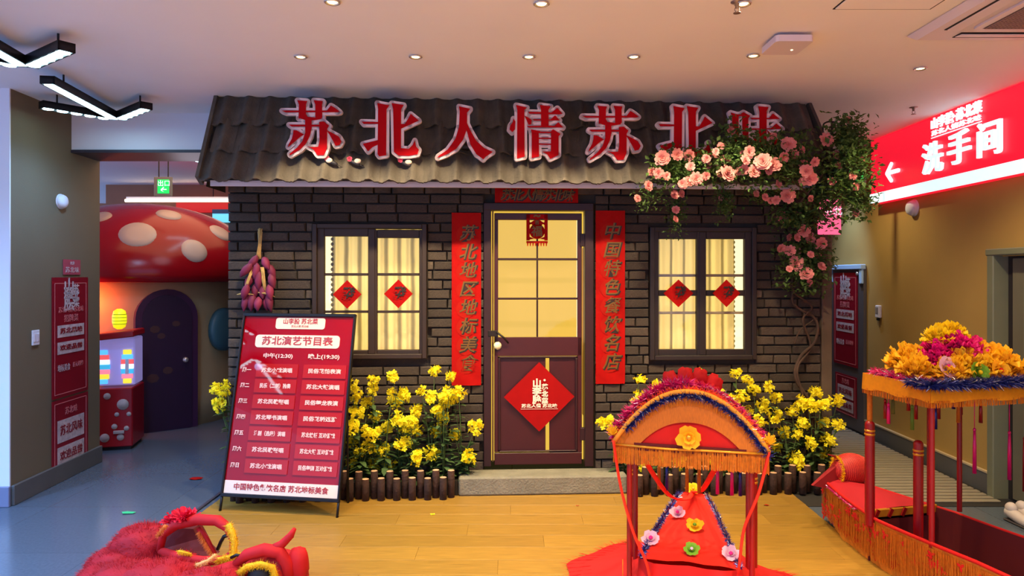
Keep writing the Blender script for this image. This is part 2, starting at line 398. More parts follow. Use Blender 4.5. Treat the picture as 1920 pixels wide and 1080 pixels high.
while z < zTOP:
    h = ch - jt; u = UL - (row % 2) * .13 - rb.random() * .03
    while u < UR:
        L_ = .235 + rb.uniform(-.03, .03) if rb.random() > .2 else .12; a, b = max(u, UL), min(u + L_, UR - .004); u += L_ + jt
        segs = [(a, b)]
        for o in OPEN:
            if z + h > o[2] - .002 and z < o[3] + .002:
                ns = []
                for s0, s1 in segs:
                    if s1 <= o[0] or s0 >= o[1]: ns.append((s0, s1)); continue
                    if s0 < o[0] - .02: ns.append((s0, o[0] - .006))
                    if s1 > o[1] + .02: ns.append((o[1] + .006, s1))
                segs = ns
        for s0, s1 in segs:
            if s1 - s0 > .025: bricks.append((s0, s1, z, h, rb.uniform(-.006, .004), rb.uniform(-.01, .01)))
    z += ch; row += 1
def brick_score(b):
    u, z = (b[0] + b[1]) / 2, b[2]; s = (b[1] - b[0])
    if z < .55 and (u < DR[0] - .15 or u > DR[1] + .25): s *= .2
    if u < HP(640, 0)[0] and z < HP(0, 640)[1]: s *= .1
    if z < .15: s *= .1
    if z > 2.2: s *= .1
    return -s
bricks.sort(key=brick_score)
bmeshes = []
for k in range(6):
    rr = random.Random(k); q = MB().box((0, 0, 0), (1, .05, 1), bev=.0)
    # chipped face: front ring inset
    ix, iz = .03, .09
    vsx = [(-.5, .02, -.5), (.5, .02, -.5), (.5, .02, .5), (-.5, .02, .5)]
    fr = [(x * 1 + (ix if x < 0 else -ix) * rr.uniform(.5, 1.6), -.028 + rr.uniform(-.003, .003), zz + (iz if zz < 0 else -iz) * rr.uniform(.4, 1.5)) for x, _, zz in vsx]
    md = [(x, -.018, zz) for x, _, zz in vsx]
    q = MB().add(vsx + md + fr, [(0, 1, 5, 4), (1, 2, 6, 5), (2, 3, 7, 6), (3, 0, 4, 7), (4, 5, 9, 8), (5, 6, 10, 9), (6, 7, 11, 10), (7, 4, 8, 11), (8, 9, 10, 11)])
    bmeshes.append(q.mesh('brick', M_brick))
for i, (s0, s1, z0, h, dv, ro) in enumerate(bricks[:296]):
    link_mesh('brick', bmeshes[i % 6], house, ((s0 + s1) / 2, dv, z0 + h / 2), (0, ro, 0), (s1 - s0, 1, h))
mb = MB()
for i, (s0, s1, z0, h, dv, ro) in enumerate(bricks[296:]):
    me = bmeshes[i % 6]
    mb.add([((s0 + s1) / 2 + v.co.x * (s1 - s0), dv + v.co.y, z0 + h / 2 + v.co.z * h) for v in me.vertices], [tuple(p.vertices) for p in me.polygons])
tag(mb.build('brick_courses', M_brick, house), kind='stuff')
# roof
VE, ZE, VR, ZR = -.42, 2.262, -.10, CEIL - .005
slope = Vector((0, VR - VE, ZR - ZE)); SL = slope.length; sd = slope.normalized(); sn = Vector((0, -sd.z, sd.y))
RL = HP(378, 330, VE)[0]; RR = HP(1572, 345, VE)[0]
RRT = HP(1512, 195, VR)[0]
M_tile = mat('grey_roof_tile', rgb(80, 72, 62), .9, var=.28, nscale=10, rnd=.14, bump=.6, bscale=50)
M_fascia = mat('fascia_paint', rgb(206, 196, 198), .7)
mb = MB()
def roofpt(u, s, n=0.0):
    q = Vector((u, VE, ZE)) + sd * s + sn * n; return q
def right_at(s): return RR + (RRT - RR) * s / SL
mb.add([roofpt(RL, 0, -.01), roofpt(RR, 0, -.01), roofpt(RRT, SL, -.01), roofpt(RL, SL, -.01), roofpt(RL, 0, -.04), roofpt(RR, 0, -.04), roofpt(RRT, SL, -.04), roofpt(RL, SL, -.04)],
       [(0, 1, 2, 3), (7, 6, 5, 4), (0, 4, 5, 1), (1, 5, 6, 2), (2, 6, 7, 3), (3, 7, 4, 0)])
mb.build('roof_deck', mat('roof_deck', rgb(40, 36, 34), .9), house)
f0 = HP(500, 349, VE + .015)[1]
MB().box(((RL + RR) / 2 + .02, VE + .03, (f0 + ZE - .01) / 2), (RR - RL - .06, .022, ZE - .01 - f0)).build('fascia_board', M_fascia, house)
# gable closures of the lean-to
mb = MB(); mb.add([(RL + .01, VE + .05, f0), (RL + .01, VR, ZR - .03), (RL + .01, 0, ZR - .03), (RL + .01, 0, f0)], [(0, 1, 2, 3)])
mb.add([(RR - .02, VE + .05, f0), (RRT - .02, VR, ZR - .03), (RRT - .02, 0, ZR - .03), (RR - .02, 0, f0)], [(3, 2, 1, 0)]); mb.build('gable_board', mat('roof_deck', rgb(40, 36, 34), .9), house)
PIT = .150; TL = SL / 3 + .05
def tile_mesh(k):
    rr = random.Random(k); mb = MB(); nu, nl = 12, 3; top = []; bot = []
    def prof(t):   # one broad trough and one raised roll
        return .018 * (-cos(2 * pi * t)) + .006 * cos(4 * pi * t)
    w = PIT + .006
    grid = {}
    for j in range(nl + 1):
        for i in range(nu + 1):
            t = i / nu; x = (t - .5) * w; s = -TL / 2 + TL * j / nl
            n = prof(t) + .030 * (1 - j / nl) + rr.uniform(-.0015, .0015) - (.004 if j == 0 else 0)
            grid[(i, j)] = (x, s + (rr.uniform(-.005, .003) if j == 0 else 0), n)
    vs = []; 
    for sgn, off in ((1, 0), (0, -.013)):
        for j in range(nl + 1):
            for i in range(nu + 1):
                x, s, n = grid[(i, j)]; q = Vector((x, 0, 0)) + sd * s + sn * (n + off); vs.append(q)
    K = (nu + 1) * (nl + 1); fs = []
    for j in range(nl):
        for i in range(nu):
            a = j * (nu + 1) + i; fs.append((a, a + 1, a + nu + 2, a + nu + 1)); fs.append((K + a + nu + 1, K + a + nu + 2, K + a + 1, K + a))
    mb.add(vs, fs, 0, True); e = []
    for i in range(nu): e.append((i, K + i, K + i + 1, i + 1))
    for j in range(nl):
        a = j * (nu + 1); e.append((a, a + nu + 1, K + a + nu + 1, K + a)); a += nu; e.append((a, K + a, K + a + nu + 1, a + nu + 1))
    mb.add(vs, e, 0, False)
    return mb.mesh('roof_tile', M_tile)
tms = [tile_mesh(k) for k in range(4)]
rt = random.Random(5)
for j in range(3):
    s = -.035 + SL / 3 * j + TL / 2
    u = RL + PIT / 2 + (j % 2) * .03
    while u < right_at(s) - PIT * .3:
        q = roofpt(u, s, .012)
        link_mesh('roof_tile', tms[rt.randrange(4)], house, q + Vector((0, 0, rt.uniform(-.004, .003))), (0, rt.uniform(-.012, .012), 0)); u += PIT
# verge boards at both ends of the roof
for ua, ub in ((RL - .012, RL - .012), (RR + .01, RRT + .01)):
    mb = MB(); pts = [roofpt(ua, -.02, -.05), roofpt(ub, SL, -.05), roofpt(ub, SL, .035), roofpt(ua, -.02, .05)]
    vs = [p + Vector((-.012, 0, 0)) for p in pts] + [p + Vector((.012, 0, 0)) for p in pts]
    mb.add(vs, [(0, 1, 2, 3), (7, 6, 5, 4), (0, 4, 5, 1), (1, 5, 6, 2), (2, 6, 7, 3), (3, 7, 4, 0)]); mb.build('verge_board', M_tile, house)

# ---- door
M_maroon = mat('maroon_paint', rgb(60, 10, 14), .45, var=.12, nscale=6)
M_maroon_d = mat('dark_maroon_paint', rgb(42, 9, 12), .5, var=.1)
M_glow = mat('door_light_panel', rgb(60, 38, 12), .9, emit=rgb(255, 206, 80), es=.86)
M_edge = mat('led_strip', rgb(255, 240, 200), .6, emit=rgb(255, 236, 170), es=3.0)
door = empty('door_1', HW((DR[0] + DR[1]) / 2, 0, DR[2]), TH_A, 'maroon front door with six glowing panes', 'door', kind='structure')
def dpx(px, py, v=-.02):
    u, z = HP(px, py, v); return (u - (DR[0] + DR[1]) / 2, z - DR[2])
def prect(px0, py0, px1, py1, v, th, mbx=None, bev=.003):
    a = dpx(px0, py1, v); b = dpx(px1, py0, v)
    (mbx or MB()).box(((a[0] + b[0]) / 2, v + th / 2, (a[1] + b[1]) / 2), (abs(b[0] - a[0]), th, abs(b[1] - a[1])), bev=bev) if mbx else None
    return ((a[0] + b[0]) / 2, (a[1] + b[1]) / 2, abs(b[0] - a[0]), abs(b[1] - a[1]))
def dpart(name, px0, py0, px1, py1, v, th, m, parent=door, bev=.003):
    mb = MB(); prect(px0, py0, px1, py1, v, th, mb, bev); return mb.build(name, m, parent)
fr = dpart('jamb', 907, 382, 921, 875, -.045, .09, M_maroon_d); dpart('jamb', 1097, 382, 1113, 875, -.045, .09, M_maroon_d)
dpart('lintel', 907, 381, 1113, 394, -.05, .10, M_maroon_d, bev=.004)
wh = (dpx(1097, 394)[0] - dpx(921, 394)[0])
MB().box((0, .16, DR[3] / 2), (DR[1] - DR[0], .01, DR[3] - .02)).build('light_panel', M_glow, door)
for sx in (-1, 1): MB().box((sx * (wh / 2 - .004), .09, DR[3] / 2), (.01, .10, DR[3] - .06)).build('reveal', mat('reveal_wood', rgb(170, 120, 84), .6), door)
MB().box((dpx(1085, 500)[0] + .012, .12, 1.42), (.012, .012, .98)).build('led_strip', M_edge, door)
MB().box((dpx(930, 500)[0] - .02, .12, 1.42), (.006, .006, .98)).build('led_strip', M_edge, door)
leaf = MB()
for r_ in ((927, 400, 1091, 412), (927, 632, 1091, 668), (927, 848, 1091, 872)): prect(*r_, -.02, .035, leaf)
for r_ in ((927, 412, 934, 848), (1083, 412, 1091, 848)): prect(*r_, -.02, .035, leaf)
leaf.build('door_leaf', M_maroon, door)
for r_ in ((934, 484, 1083, 488), (934, 558, 1083, 562)): dpart('glazing_bar', *r_, -.018, .025, M_maroon_d)
for y0, y1 in ((412, 484), (488, 558), (562, 632)): dpart('glazing_bar', 1006, y0, 1009, y1, -.017, .022, M_maroon_d)
dpart('lower_panel', 934, 668, 1023, 848, -.004, .014, M_maroon); dpart('lower_panel', 1030, 668, 1083, 848, -.004, .014, M_maroon)
mb = MB(); prect(936, 668, 1081, 672, -.022, .02, mb); prect(936, 844, 1081, 848, -.022, .02, mb); prect(934, 672, 938, 844, -.022, .02, mb); prect(1079, 672, 1083, 844, -.022, .02, mb)
mb.build('panel_moulding', M_maroon_d, door)
M_glass = glass('clear_glass')
for x0, x1 in ((934, 1006), (1009, 1083)):
    for y0, y1 in ((412, 484), (488, 558), (562, 632)): dpart('pane', x0, y0, x1, y1, .0, .003, M_glass, bev=0)
for y0 in (438, 802): dpart('hinge', 1088, y0, 1102, y0 + 24, -.03, .03, M_maroon_d)
hs = dpart('hasp', 915, 620, 934, 631, -.05, .03, mat('dark_iron', rgb(46, 38, 36), .5, metal=.6))
a = dpx(931, 622); b = dpx(953, 643); MB().tube([(a[0], -.05, a[1]), ((a[0] + b[0]) / 2 + .01, -.06, (a[1] + b[1]) / 2), (b[0], -.045, b[1])], [.007, .008, .006]).build('latch_hook', MATS['dark_iron'], door)
a = dpx(933, 648); MB().lathe((a[0], -.024, a[1]), [(.030, 0), (.030, -.006), (.022, -.014), (.012, -.02)], 16, axis='Y').build('lock_plate', mat('brass_plate', rgb(245, 235, 190), .35, metal=.2), door)
door.children[-1].scale = (1, 1, .62); door.children[-1].location = (0, 0, a[1] * .38)

# ---- windows
M_brownf = mat('dark_brown_frame', rgb(44, 28, 18), .55, var=.15)
M_blackf = mat('black_brown_frame', rgb(34, 24, 20), .5, var=.1)
M_wglow = mat('window_light_panel', rgb(255, 240, 200), .8, emit=rgb(255, 236, 180), es=1.35)
def curtain_material(name, col):
    m = cloth(name, col, .75, var=.0); nt = m.node_tree; N = nt.nodes; L = nt.links
    tc = N.new('ShaderNodeTexCoord'); mp = N.new('ShaderNodeMapping'); mp.inputs['Scale'].default_value = (1, 1, 1); L.new(tc.outputs['Object'], mp.inputs[0])
    wv = N.new('ShaderNodeTexWave'); wv.inputs['Scale'].default_value = 3.1; wv.inputs['Distortion'].default_value = .5; wv.inputs['Detail'].default_value = 2; wv.bands_direction = 'X'
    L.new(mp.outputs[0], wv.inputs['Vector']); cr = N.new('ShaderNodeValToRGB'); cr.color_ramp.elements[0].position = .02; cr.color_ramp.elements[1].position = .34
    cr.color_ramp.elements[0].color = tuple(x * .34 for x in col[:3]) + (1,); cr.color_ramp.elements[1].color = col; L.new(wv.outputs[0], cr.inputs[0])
    for n in N:
        if n.type == 'BSDF_TRANSLUCENT': L.new(cr.outputs[0], n.inputs[0])
        if n.type == 'BSDF_PRINCIPLED': L.new(cr.outputs[0], n.inputs['Base Color'])
    return m
def window(name, R, panes, bars, m, label, sidegap, curt, curcol):
    u0, u1, z0, z1 = R; root = empty(name, HW((u0 + u1) / 2, 0, z0), TH_A, label, 'window', kind='structure'); uc = (u0 + u1) / 2
    def q(px, py, v=-.03):
        u, z = HP(px, py, v); return u - uc, z - z0
    def bx(mb, x0, y0, x1, y1, v, th, bev=.003):
        a = q(x0, y1, v); b = q(x1, y0, v); mb.box(((a[0] + b[0]) / 2, v + th / 2, (a[1] + b[1]) / 2), (b[0] - a[0], th, abs(b[1] - a[1])), bev=bev)
    w = u1 - u0; h = z1 - z0; t = .035
    mb = MB(); mb.box((-w / 2 + t / 2, -.01, h / 2), (t, .09, h), bev=.004); mb.box((w / 2 - t / 2, -.01, h / 2), (t, .09, h), bev=.004)
    mb.box((0, -.01, h - t / 2), (w - 2 * t, .09, t), bev=.004); mb.box((0, -.012, t / 2), (w - 2 * t, .10, t), bev=.004); mb.build('frame', m, root)
    MB().box((0, .20, h / 2), (w, .01, h)).build('light_panel', M_wglow, root)
    MB().box((0, .12, .0), (w, .15, .01)).build('reveal', mat('reveal_wood', rgb(170, 120, 84), .6), root)
    for (x0, y0, x1, y1) in panes:
        cs = MB(); e = 8; eh = 15
        bx(cs, x0 - (e if sidegap and x0 < 1300 else 13), y0 - eh, x0, y1 + eh, -.03, .045); bx(cs, x1, y0 - eh, x1 + e + 5, y1 + eh, -.03, .045); bx(cs, x0, y0 - eh, x1, y0, -.03, .045); bx(cs, x0, y1, x1, y1 + eh, -.03, .045)
        cas = cs.build('casement', m, root)
        g = MB(); bx(g, x0, y0, x1, y1, .0, .003, 0); g.build('pane', M_glass, cas)
        for (by0, by1, kind) in bars:
            g = MB(); bx(g, x0, by0, x1, by1, -.02 if kind == 'dark' else .02, .02 if kind == 'dark' else .006); g.build('glazing_bar', m if kind == 'dark' else mat('grey_bar', rgb(150, 138, 112), .6), cas)
    mb = MB(); ca, cb = q(curt[0], 0, .1)[0], q(curt[1], 0, .1)[0]; n = 120; vs = []
    for i in range(n + 1):
        x = ca + (cb - ca) * i / n
        for z in (-.0, h): vs.append((x, .115 + .016 * sin(x * 60) + .006 * sin(x * 130 + z), z))
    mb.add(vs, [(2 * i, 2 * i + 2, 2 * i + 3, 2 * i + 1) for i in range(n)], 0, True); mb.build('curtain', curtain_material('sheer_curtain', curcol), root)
    mb = MB()
    for k in range(26):
        z = h * k / 26 + .01; e = ca if curt[2] == 'L' else cb
        mb.ell((e, .115, z), (.012, .003, .014), 8, 5)
    mb.build('curtain_lace', MATS['sheer_curtain'], root)
    return root, q
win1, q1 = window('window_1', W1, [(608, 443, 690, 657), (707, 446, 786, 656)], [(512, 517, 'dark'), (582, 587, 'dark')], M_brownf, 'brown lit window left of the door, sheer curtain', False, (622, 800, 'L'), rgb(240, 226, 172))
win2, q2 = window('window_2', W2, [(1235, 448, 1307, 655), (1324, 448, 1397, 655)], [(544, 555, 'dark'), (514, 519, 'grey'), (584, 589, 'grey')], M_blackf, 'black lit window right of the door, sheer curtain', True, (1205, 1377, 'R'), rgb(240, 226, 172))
MB().box(((HP(698, 0)[0] - (W1[0] + W1[1]) / 2), -.006, (W1[3] - W1[2]) / 2), (.05, .06, W1[3] - W1[2] - .07), bev=.003).build('mullion', M_brownf, win1)
MB().box(((HP(1315, 0)[0] - (W2[0] + W2[1]) / 2), -.006, (W2[3] - W2[2]) / 2), (.05, .06, W2[3] - W2[2] - .07), bev=.003).build('mullion', M_blackf, win2)
for r_ in ((1218, 462, 1228, 480), (1218, 508, 1228, 516), (1218, 578, 1228, 585), (1218, 622, 1228, 640)):
    a = q2(r_[0], r_[3]); b = q2(r_[2], r_[1]); MB().box(((a[0] + b[0]) / 2, -.02, (a[1] + b[1]) / 2), (.04, .03, b[1] - a[1])).build('hinge', M_blackf, win2)

# ---- door step
s0 = FL(860, 934); s1 = FL(1178, 931)
stp = empty('stone_step', (s0 + s1) / 2 + Vector((0, 0, .016)), TH_A, 'worn grey stone step below the maroon door', 'step')
wst = (s1 - s0).length
M_stone = mat('grey_stone', rgb(128, 122, 102), .85, var=.18, nscale=9, bump=.7, bscale=60)
vs0 = abs((H0 - Vector(stp.location)).dot(HN)) - .035
MB().box((0, vs0 / 2, .067), (wst, vs0, .134), bev=.012).build('step_block', M_stone, stp)

# ================================================================ SIGN LETTERS ON THE ROOF
M_red_sign = mat('sign_red', rgb(172, 0, 12), .7, spec=.1)
M_white_sign = mat('sign_white', rgb(226, 206, 208), .7)
G_SU = [[(258,125),(385,135),(370,175),(368,300),(395,345),(275,360),(280,180)],[(470,125),(585,135),(575,180),(578,345),(490,350),(490,180)],
 [(60,258),(640,258),(690,192),(745,225),(800,270),(770,278),(110,280)],[(275,350),(370,335),(490,348),(578,340),(560,368),(440,385),(360,380)],
 [(150,438),(545,440),(545,462),(185,462)],[(360,370),(440,380),(442,480),(420,580),(370,680),(290,760),(165,830),(160,815),(250,740),(325,650),(362,540),(360,440)],
 [(540,405),(600,396),(665,450),(642,490),(640,740),(600,830),(520,832),(470,760),(385,715),(430,728),(530,722),(545,640)],
 [(210,510),(250,512),(345,565),(300,590),(220,660),(140,725),(150,690),(190,620),(205,560)],[(636,510),(700,540),(790,590),(825,650),(800,700),(750,710),(720,650),(680,580)]]
G_BEI = [[(1285,160),(1440,190),(1405,240),(1400,830),(1310,845),(1290,820),(1297,240)],[(1085,400),(1300,405),(1300,428),(1110,428)],[(1100,685),(1300,635),(1300,690),(1220,730),(1165,780)],
 [(1470,162),(1625,185),(1592,240),(1590,740),(1690,750),(1740,700),(1768,640),(1785,720),(1820,760),(1800,820),(1690,838),(1560,835),(1500,790),(1490,240)],[(1590,430),(1640,430),(1690,350),(1715,300),(1820,385),(1700,440),(1590,490)]]
G_REN = [[(415,135),(560,165),(520,215),(520,420),(470,560),(380,680),(260,750),(140,795),(150,775),(270,690),(370,550),(415,400),(425,200)],[(515,340),(560,440),(640,580),(740,670),(850,720),(760,780),(730,815),(640,750),(560,620),(530,500),(510,430)]]
G_QING = [[(1150,118),(1290,150),(1255,180),(1260,780),(1160,805),(1165,180)],[(1115,290),(1140,330),(1135,430),(1100,465),(1065,430),(1075,380),(1105,340)],[(1255,255),(1300,275),(1350,310),(1345,365),(1310,370),(1285,310)],
 [(1305,205),(1600,215),(1680,155),(1745,230),(1700,238),(1320,228)],[(1365,300),(1590,305),(1650,250),(1710,315),(1380,318)],[(1290,388),(1640,385),(1690,340),(1755,405),(1310,405)],
 [(1455,118),(1595,135),(1565,180),(1568,400),(1470,400),(1470,180)],[(1340,430),(1460,455),(1440,480),(1445,780),(1350,800),(1350,480)],[(1440,460),(1600,462),(1600,478),(1440,478)],
 [(1600,450),(1625,430),(1720,490),(1695,520),(1695,760),(1590,810),(1550,750),(1490,718),(1595,715)],[(1440,538),(1600,540),(1600,554),(1440,552)],[(1440,612),(1600,616),(1600,630),(1440,627)]]
G_WEI = [[(240,250),(385,290),(355,310),(358,740),(290,745),(255,715),(260,310)],[(395,265),(430,245),(530,300),(500,340),(505,690),(420,710),(410,300)],[(355,275),(420,290),(420,305),(355,300)],[(350,640),(420,645),(420,662),(350,660)],
 [(650,155),(805,170),(775,230),(775,690),(740,780),(670,800),(670,240)],[(530,330),(815,330),(870,265),(970,345),(560,352)],[(505,490),(840,485),(920,415),(1015,495),(510,510)],
 [(660,500),(670,600),(620,720),(540,775),(490,770),(560,690),(620,600)],[(780,510),(850,580),(950,660),(1000,720),(920,770),(850,680)]]
VL = -.455
def sign_letter(glyph, f, label):
    pts = [[f(x, y) for x, y in s] for s in glyph]
    uz = [[HP(px, py, VL) for px, py in s] for s in pts]
    us = [u for s in uz for u, _ in s]; zs = [z for s in uz for _, z in s]; uc = (min(us) + max(us)) / 2; zc = min(zs)
    root = empty('sign_letter', HW(uc, VL, zc), TH_A, label, 'sign letter', 'large red letters of the sign on the roof')
    wb_ = MB(); rd = MB()
    for i, s in enumerate(uz):
        q = [(u - uc, z - zc) for u, z in s]
        capsule_outline(wb_, q, .0185, .0 + i * .00003, .035)
        rd.prism(q, -.006 - i * .0002, .002)
    wb_.build('white_border', M_white_sign, root); rd.build('red_face', M_red_sign, root)
    MB().box((0, .085, .09), (.05, .10, .02)).build('bracket', mat('dark_iron', rgb(46, 38, 36), .5, metal=.6), root)
zf = lambda ox, oy, sc, dx=0, dy=0: (lambda x, y: (ox + x * sc + dx, oy + y * sc + dy))
K = 280 / 1920
sign_letter(G_SU, zf(520, 170, K), 'first sign letter from the left on the roof, red with white border')
sign_letter(G_BEI, zf(520, 170, K), 'second sign letter from the left on the roof, between two red letters')
sign_letter(G_REN, zf(800, 180, K), 'two-stroke red sign letter shaped like a wide upside-down V')
sign_letter(G_QING, zf(800, 180, K), 'fourth sign letter on the roof, dense red strokes above the door')
sign_letter(G_SU, lambda x, y: (1080 + (x * .978 + 22) * K, 180 + (y * .985 + 4) * K), 'fifth sign letter on the roof, just left of the roses')
sign_letter(G_BEI, lambda x, y: (1080 + (1250 + (x - 1285) * .94) * K, 180 + (130 + (y - 160) * .97) * K), 'sixth sign letter on the roof, its foot hidden by roses')
sign_letter(G_WEI, zf(1340, 180, .125), 'rightmost sign letter on the roof, standing behind the rose branches')

# ================================================================ RED PAPERS
M_paper = mat('red_paper', rgb(160, 6, 3), .75, var=.12, nscale=14, bump=.25, bscale=25, spec=.15)
M_paper2 = mat('deep_red_paper', rgb(150, 6, 8), .75, var=.08, nscale=14, spec=.15)
M_disc = mat('orange_print', rgb(160, 20, 8), .75, spec=.15)
M_gold = mat('olive_gold_ink', rgb(112, 78, 26), .5, metal=.2)
M_ink = mat('black_ink', rgb(34, 20, 12), .6)
def paper_strip(px0, py0, px1, py1, chars, label, name='door_couplet', vertical=True):
    u0, z0 = HP(px0, py1, -.04); u1, z1 = HP(px1, py0, -.04); w, h = u1 - u0, z1 - z0
    root = empty(name, HW((u0 + u1) / 2, -.036, z0), TH_A, label, 'paper couplet', 'red paper couplets around the door')
    mb = MB(); n = 40 if vertical else 2; m = 6; vs = []; rr = random.Random(px0)
    for j in range(n + 1):
        for i in range(m + 1):
            x = -w / 2 + w * i / m; z = h * j / n
            crk = .006 * max(0, 1 - j / (n * .16)) * sin(i * 1.3 + j * .9) * (1 if vertical else 0)
            vs.append((x, crk - .002 + rr.uniform(-.0008, .0008), z))
    K_ = (m + 1) * (n + 1); back = [(x, y + .0015, z) for x, y, z in vs]
    q = [(j * (m + 1) + i, j * (m + 1) + i + 1, (j + 1) * (m + 1) + i + 1, (j + 1) * (m + 1) + i) for j in range(n) for i in range(m)]
    mb.add(vs + back, q + [tuple(K_ + a for a in f[::-1]) for f in q], 0, True); mb.build('paper', M_paper, root)
    L_ = h if vertical else w; k = len(chars); mg = .07 * L_; stp_ = (L_ - 2 * mg) / k; dd = MB()
    for i, c in enumerate(chars):
        t = mg + stp_ * (i + .5); x, z = (.004, h - t) if vertical else (-w / 2 + t, h / 2)
        r_ = w * .32 if vertical else h * .42
        dd.lathe((x - .01 * (1 if vertical else 0), -.0042, z - .004), [(r_, 0), (r_, -.0004)], 20, axis='Y', smooth=False)
        sz = w * .58 if vertical else h * .78
        text('black_character', c, sz, M_ink, root, (x + .006, -.0052, z - .005), bold=.0045, shear=.25)
        text('gold_character', c, sz, M_gold, root, (x, -.0062, z), bold=.0008, shear=.25)
    dd.build('orange_discs', M_disc, root)
    return root
paper_strip(847, 399, 902, 723, '苏北地区地标美食', 'long red paper couplet hanging left of the maroon door')
paper_strip(1117, 395, 1172, 720, '中国特色餐饮名店', 'long red paper couplet hanging right of the maroon door')
paper_strip(928, 353, 1084, 381, '苏北人情苏北味', 'short horizontal red paper banner above the door under the eave', vertical=False)

def diamond(px, py, rx, ry, v, label, name='paper_diamond', char='發', group='red paper diamonds on the windows'):
    u, z = HP(px, py, v); u1, _ = HP(px + rx, py, v); _, z1 = HP(px, py - ry, v); a, b = u1 - u, z1 - z
    root = empty(name, HW(u, v, z - b), TH_A, label, 'paper diamond', group)
    n = 8; mb = MB(); vs = []
    for j in range(n + 1):
        for i in range(n + 1):
            s, t = i / n, j / n; x = (s - t) * a; zz = (s + t - 1) * b + b
            vs.append((x, -.002 + .0035 * noise.noise(Vector((x * 14, zz * 14, px))), zz))
    q = [(j * (n + 1) + i, j * (n + 1) + i + 1, (j + 1) * (n + 1) + i + 1, (j + 1) * (n + 1) + i) for j in range(n) for i in range(n)]
    Kk = len(vs); mb.add(vs + [(x, y + .0012, zz) for x, y, zz in vs], q + [tuple(Kk + c for c in f[::-1]) for f in q], 0, True)
    mb.build('paper', M_paper if char else M_paper2, root)
    if char: text('black_character', char, b * .95, M_ink, root, (0, -.007, b), bold=.002, shear=.2)
    return root, a, b
diamond(651, 552, 27, 27, -.045, 'red paper diamond in the left casement of the brown window')
diamond(747, 551, 27, 27, -.045, 'red paper diamond in the right casement of the brown window')
diamond(1272, 550, 28, 26, -.045, 'red paper diamond in the left casement of the black window')
diamond(1362, 550, 26, 26, -.045, 'red paper diamond in the right casement of the black window')
M_cream = mat('cream_print', rgb(236, 214, 196), .6)
dmd, a_, b_ = diamond(1011, 744, 66, 65, -.03, 'large red paper diamond with cream logo on the lower door', char='', group='red paper diamonds')
for i, c in enumerate('山李脍'): text('logo_character', c, .068, M_cream, dmd, (-.018, -.008, b_ + .10 - i * .062), bold=.003)
for i, c in enumerate('苏北菜'): text('logo_character', c, .046, M_cream, dmd, (.042, -.008, b_ + .072 - i * .052), bold=.0025)
text('round_mark', '●', .022, M_cream, dmd, (.04, -.008, b_ + .125))
text('motto', '苏北人情 苏北味', .03, M_cream, dmd, (0, -.008, b_ - .068), bold=.001, width=.27)
MB().box((0, -.007, b_ - .090), (.28, .001, .0028)).build('underline', M_cream, dmd)
# paper-cut over the top of the door
u, z = HP(1007, 462, -.035); u1, z1 = HP(1027, 402, -.035); w, h = (u1 - u) * 2, z1 - z
pc = empty('paper_cut', HW(u, -.035, z), TH_A, 'small red paper-cut with a gold fortune character, top of door', 'paper cut')
mb = MB(); zb_ = h * .10
def bar(x0, z0_, x1, z1_): mb.box(((x0 + x1) / 2, 0, (z0_ + z1_) / 2), (abs(x1 - x0), .0015, abs(z1_ - z0_)))
bar(-w / 2, h * .86, w / 2, h); bar(-w / 2, zb_ + .02, -w / 2 + .025, h); bar(w / 2 - .025, zb_ + .02, w / 2, h); bar(-w / 2, zb_, w / 2, zb_ + .016)
mb.lathe((0, .0008, h * .47), [(w * .36, 0), (w * .36, -.0015)], 20, axis='Y')
mb.prism([(-.025, h * .6), (.025, h * .6), (.05, h * .74), (0, h * .88), (-.05, h * .74)], 0, .0015)
for sx in (-1, 1):
    mb.prism([(sx * w * .5, h * .62), (sx * w * .2, h * .72), (sx * w * .5, h * .8)], 0, .0015); mb.prism([(sx * w * .5, h * .2), (sx * w * .12, h * .24), (sx * w * .5, h * .34)], 0, .0015)
for k in range(8):
    x = -w / 2 + w * (k + .5) / 8; mb.prism([(x - .005, zb_), (x + .005, zb_), (x + .004, zb_ - h * .07), (x, zb_ - h * .1), (x - .004, zb_ - h * .07)], 0, .0015)
mb.build('paper', M_paper, pc); text('gold_character', '福', .085, M_gold, pc, (0, -.004, h * .45), bold=.002); text('gold_character', '吉', .035, M_gold, pc, (0, -.004, h * .74), bold=.001)
text('gold_character', '～', .05, M_gold, pc, (0, -.004, h * .93), bold=.004)

# ================================================================ HANGING BUNCH
u, z = HP(490, 435, -.03)
bn = empty('sweet_potato_bunch', HW(u, -.05, z - .56), TH_A, 'bunch of purple sweet potatoes on straw hanging left of the window', 'hanging bunch')
M_straw = mat('straw', rgb(190, 150, 84), .9, var=.25, nscale=40); M_pot = mat('purple_root', rgb(128, 36, 66), .65, var=.25, nscale=12, rnd=.25)
M_straw2 = M_straw
mb = MB()
for k in range(14): mb.tube([(random.uniform(-.016, .016), random.uniform(-.015, .01), .56 + random.uniform(-.02, .03)), (random.uniform(-.012, .012), -.01, .46), (random.uniform(-.03, .03), -.02, .36)], .004, 5)
mb.build('straw_loop', M_straw, bn)
for x0, x1, sg in ((-.04, -.10, -1), (.03, .05, 1)):
    mb = MB()
    for k in range(9): mb.tube([(x0 + random.uniform(-.012, .012), -.055, .30), ((x0 + x1) / 2 + random.uniform(-.012, .012), -.06, .20), (x1 + random.uniform(-.012, .012), -.055, .115)], .004, 5)
    mb.tube([(x1 - .05, -.06, .115 if sg > 0 else .10), (x1 + .0, -.065, .11), (x1 + .07, -.06, .10 if sg < 0 else .085)], [.003, .008, .002], 6)
    mb.build('straw_braid', M_straw2, bn)
rr = random.Random(2)
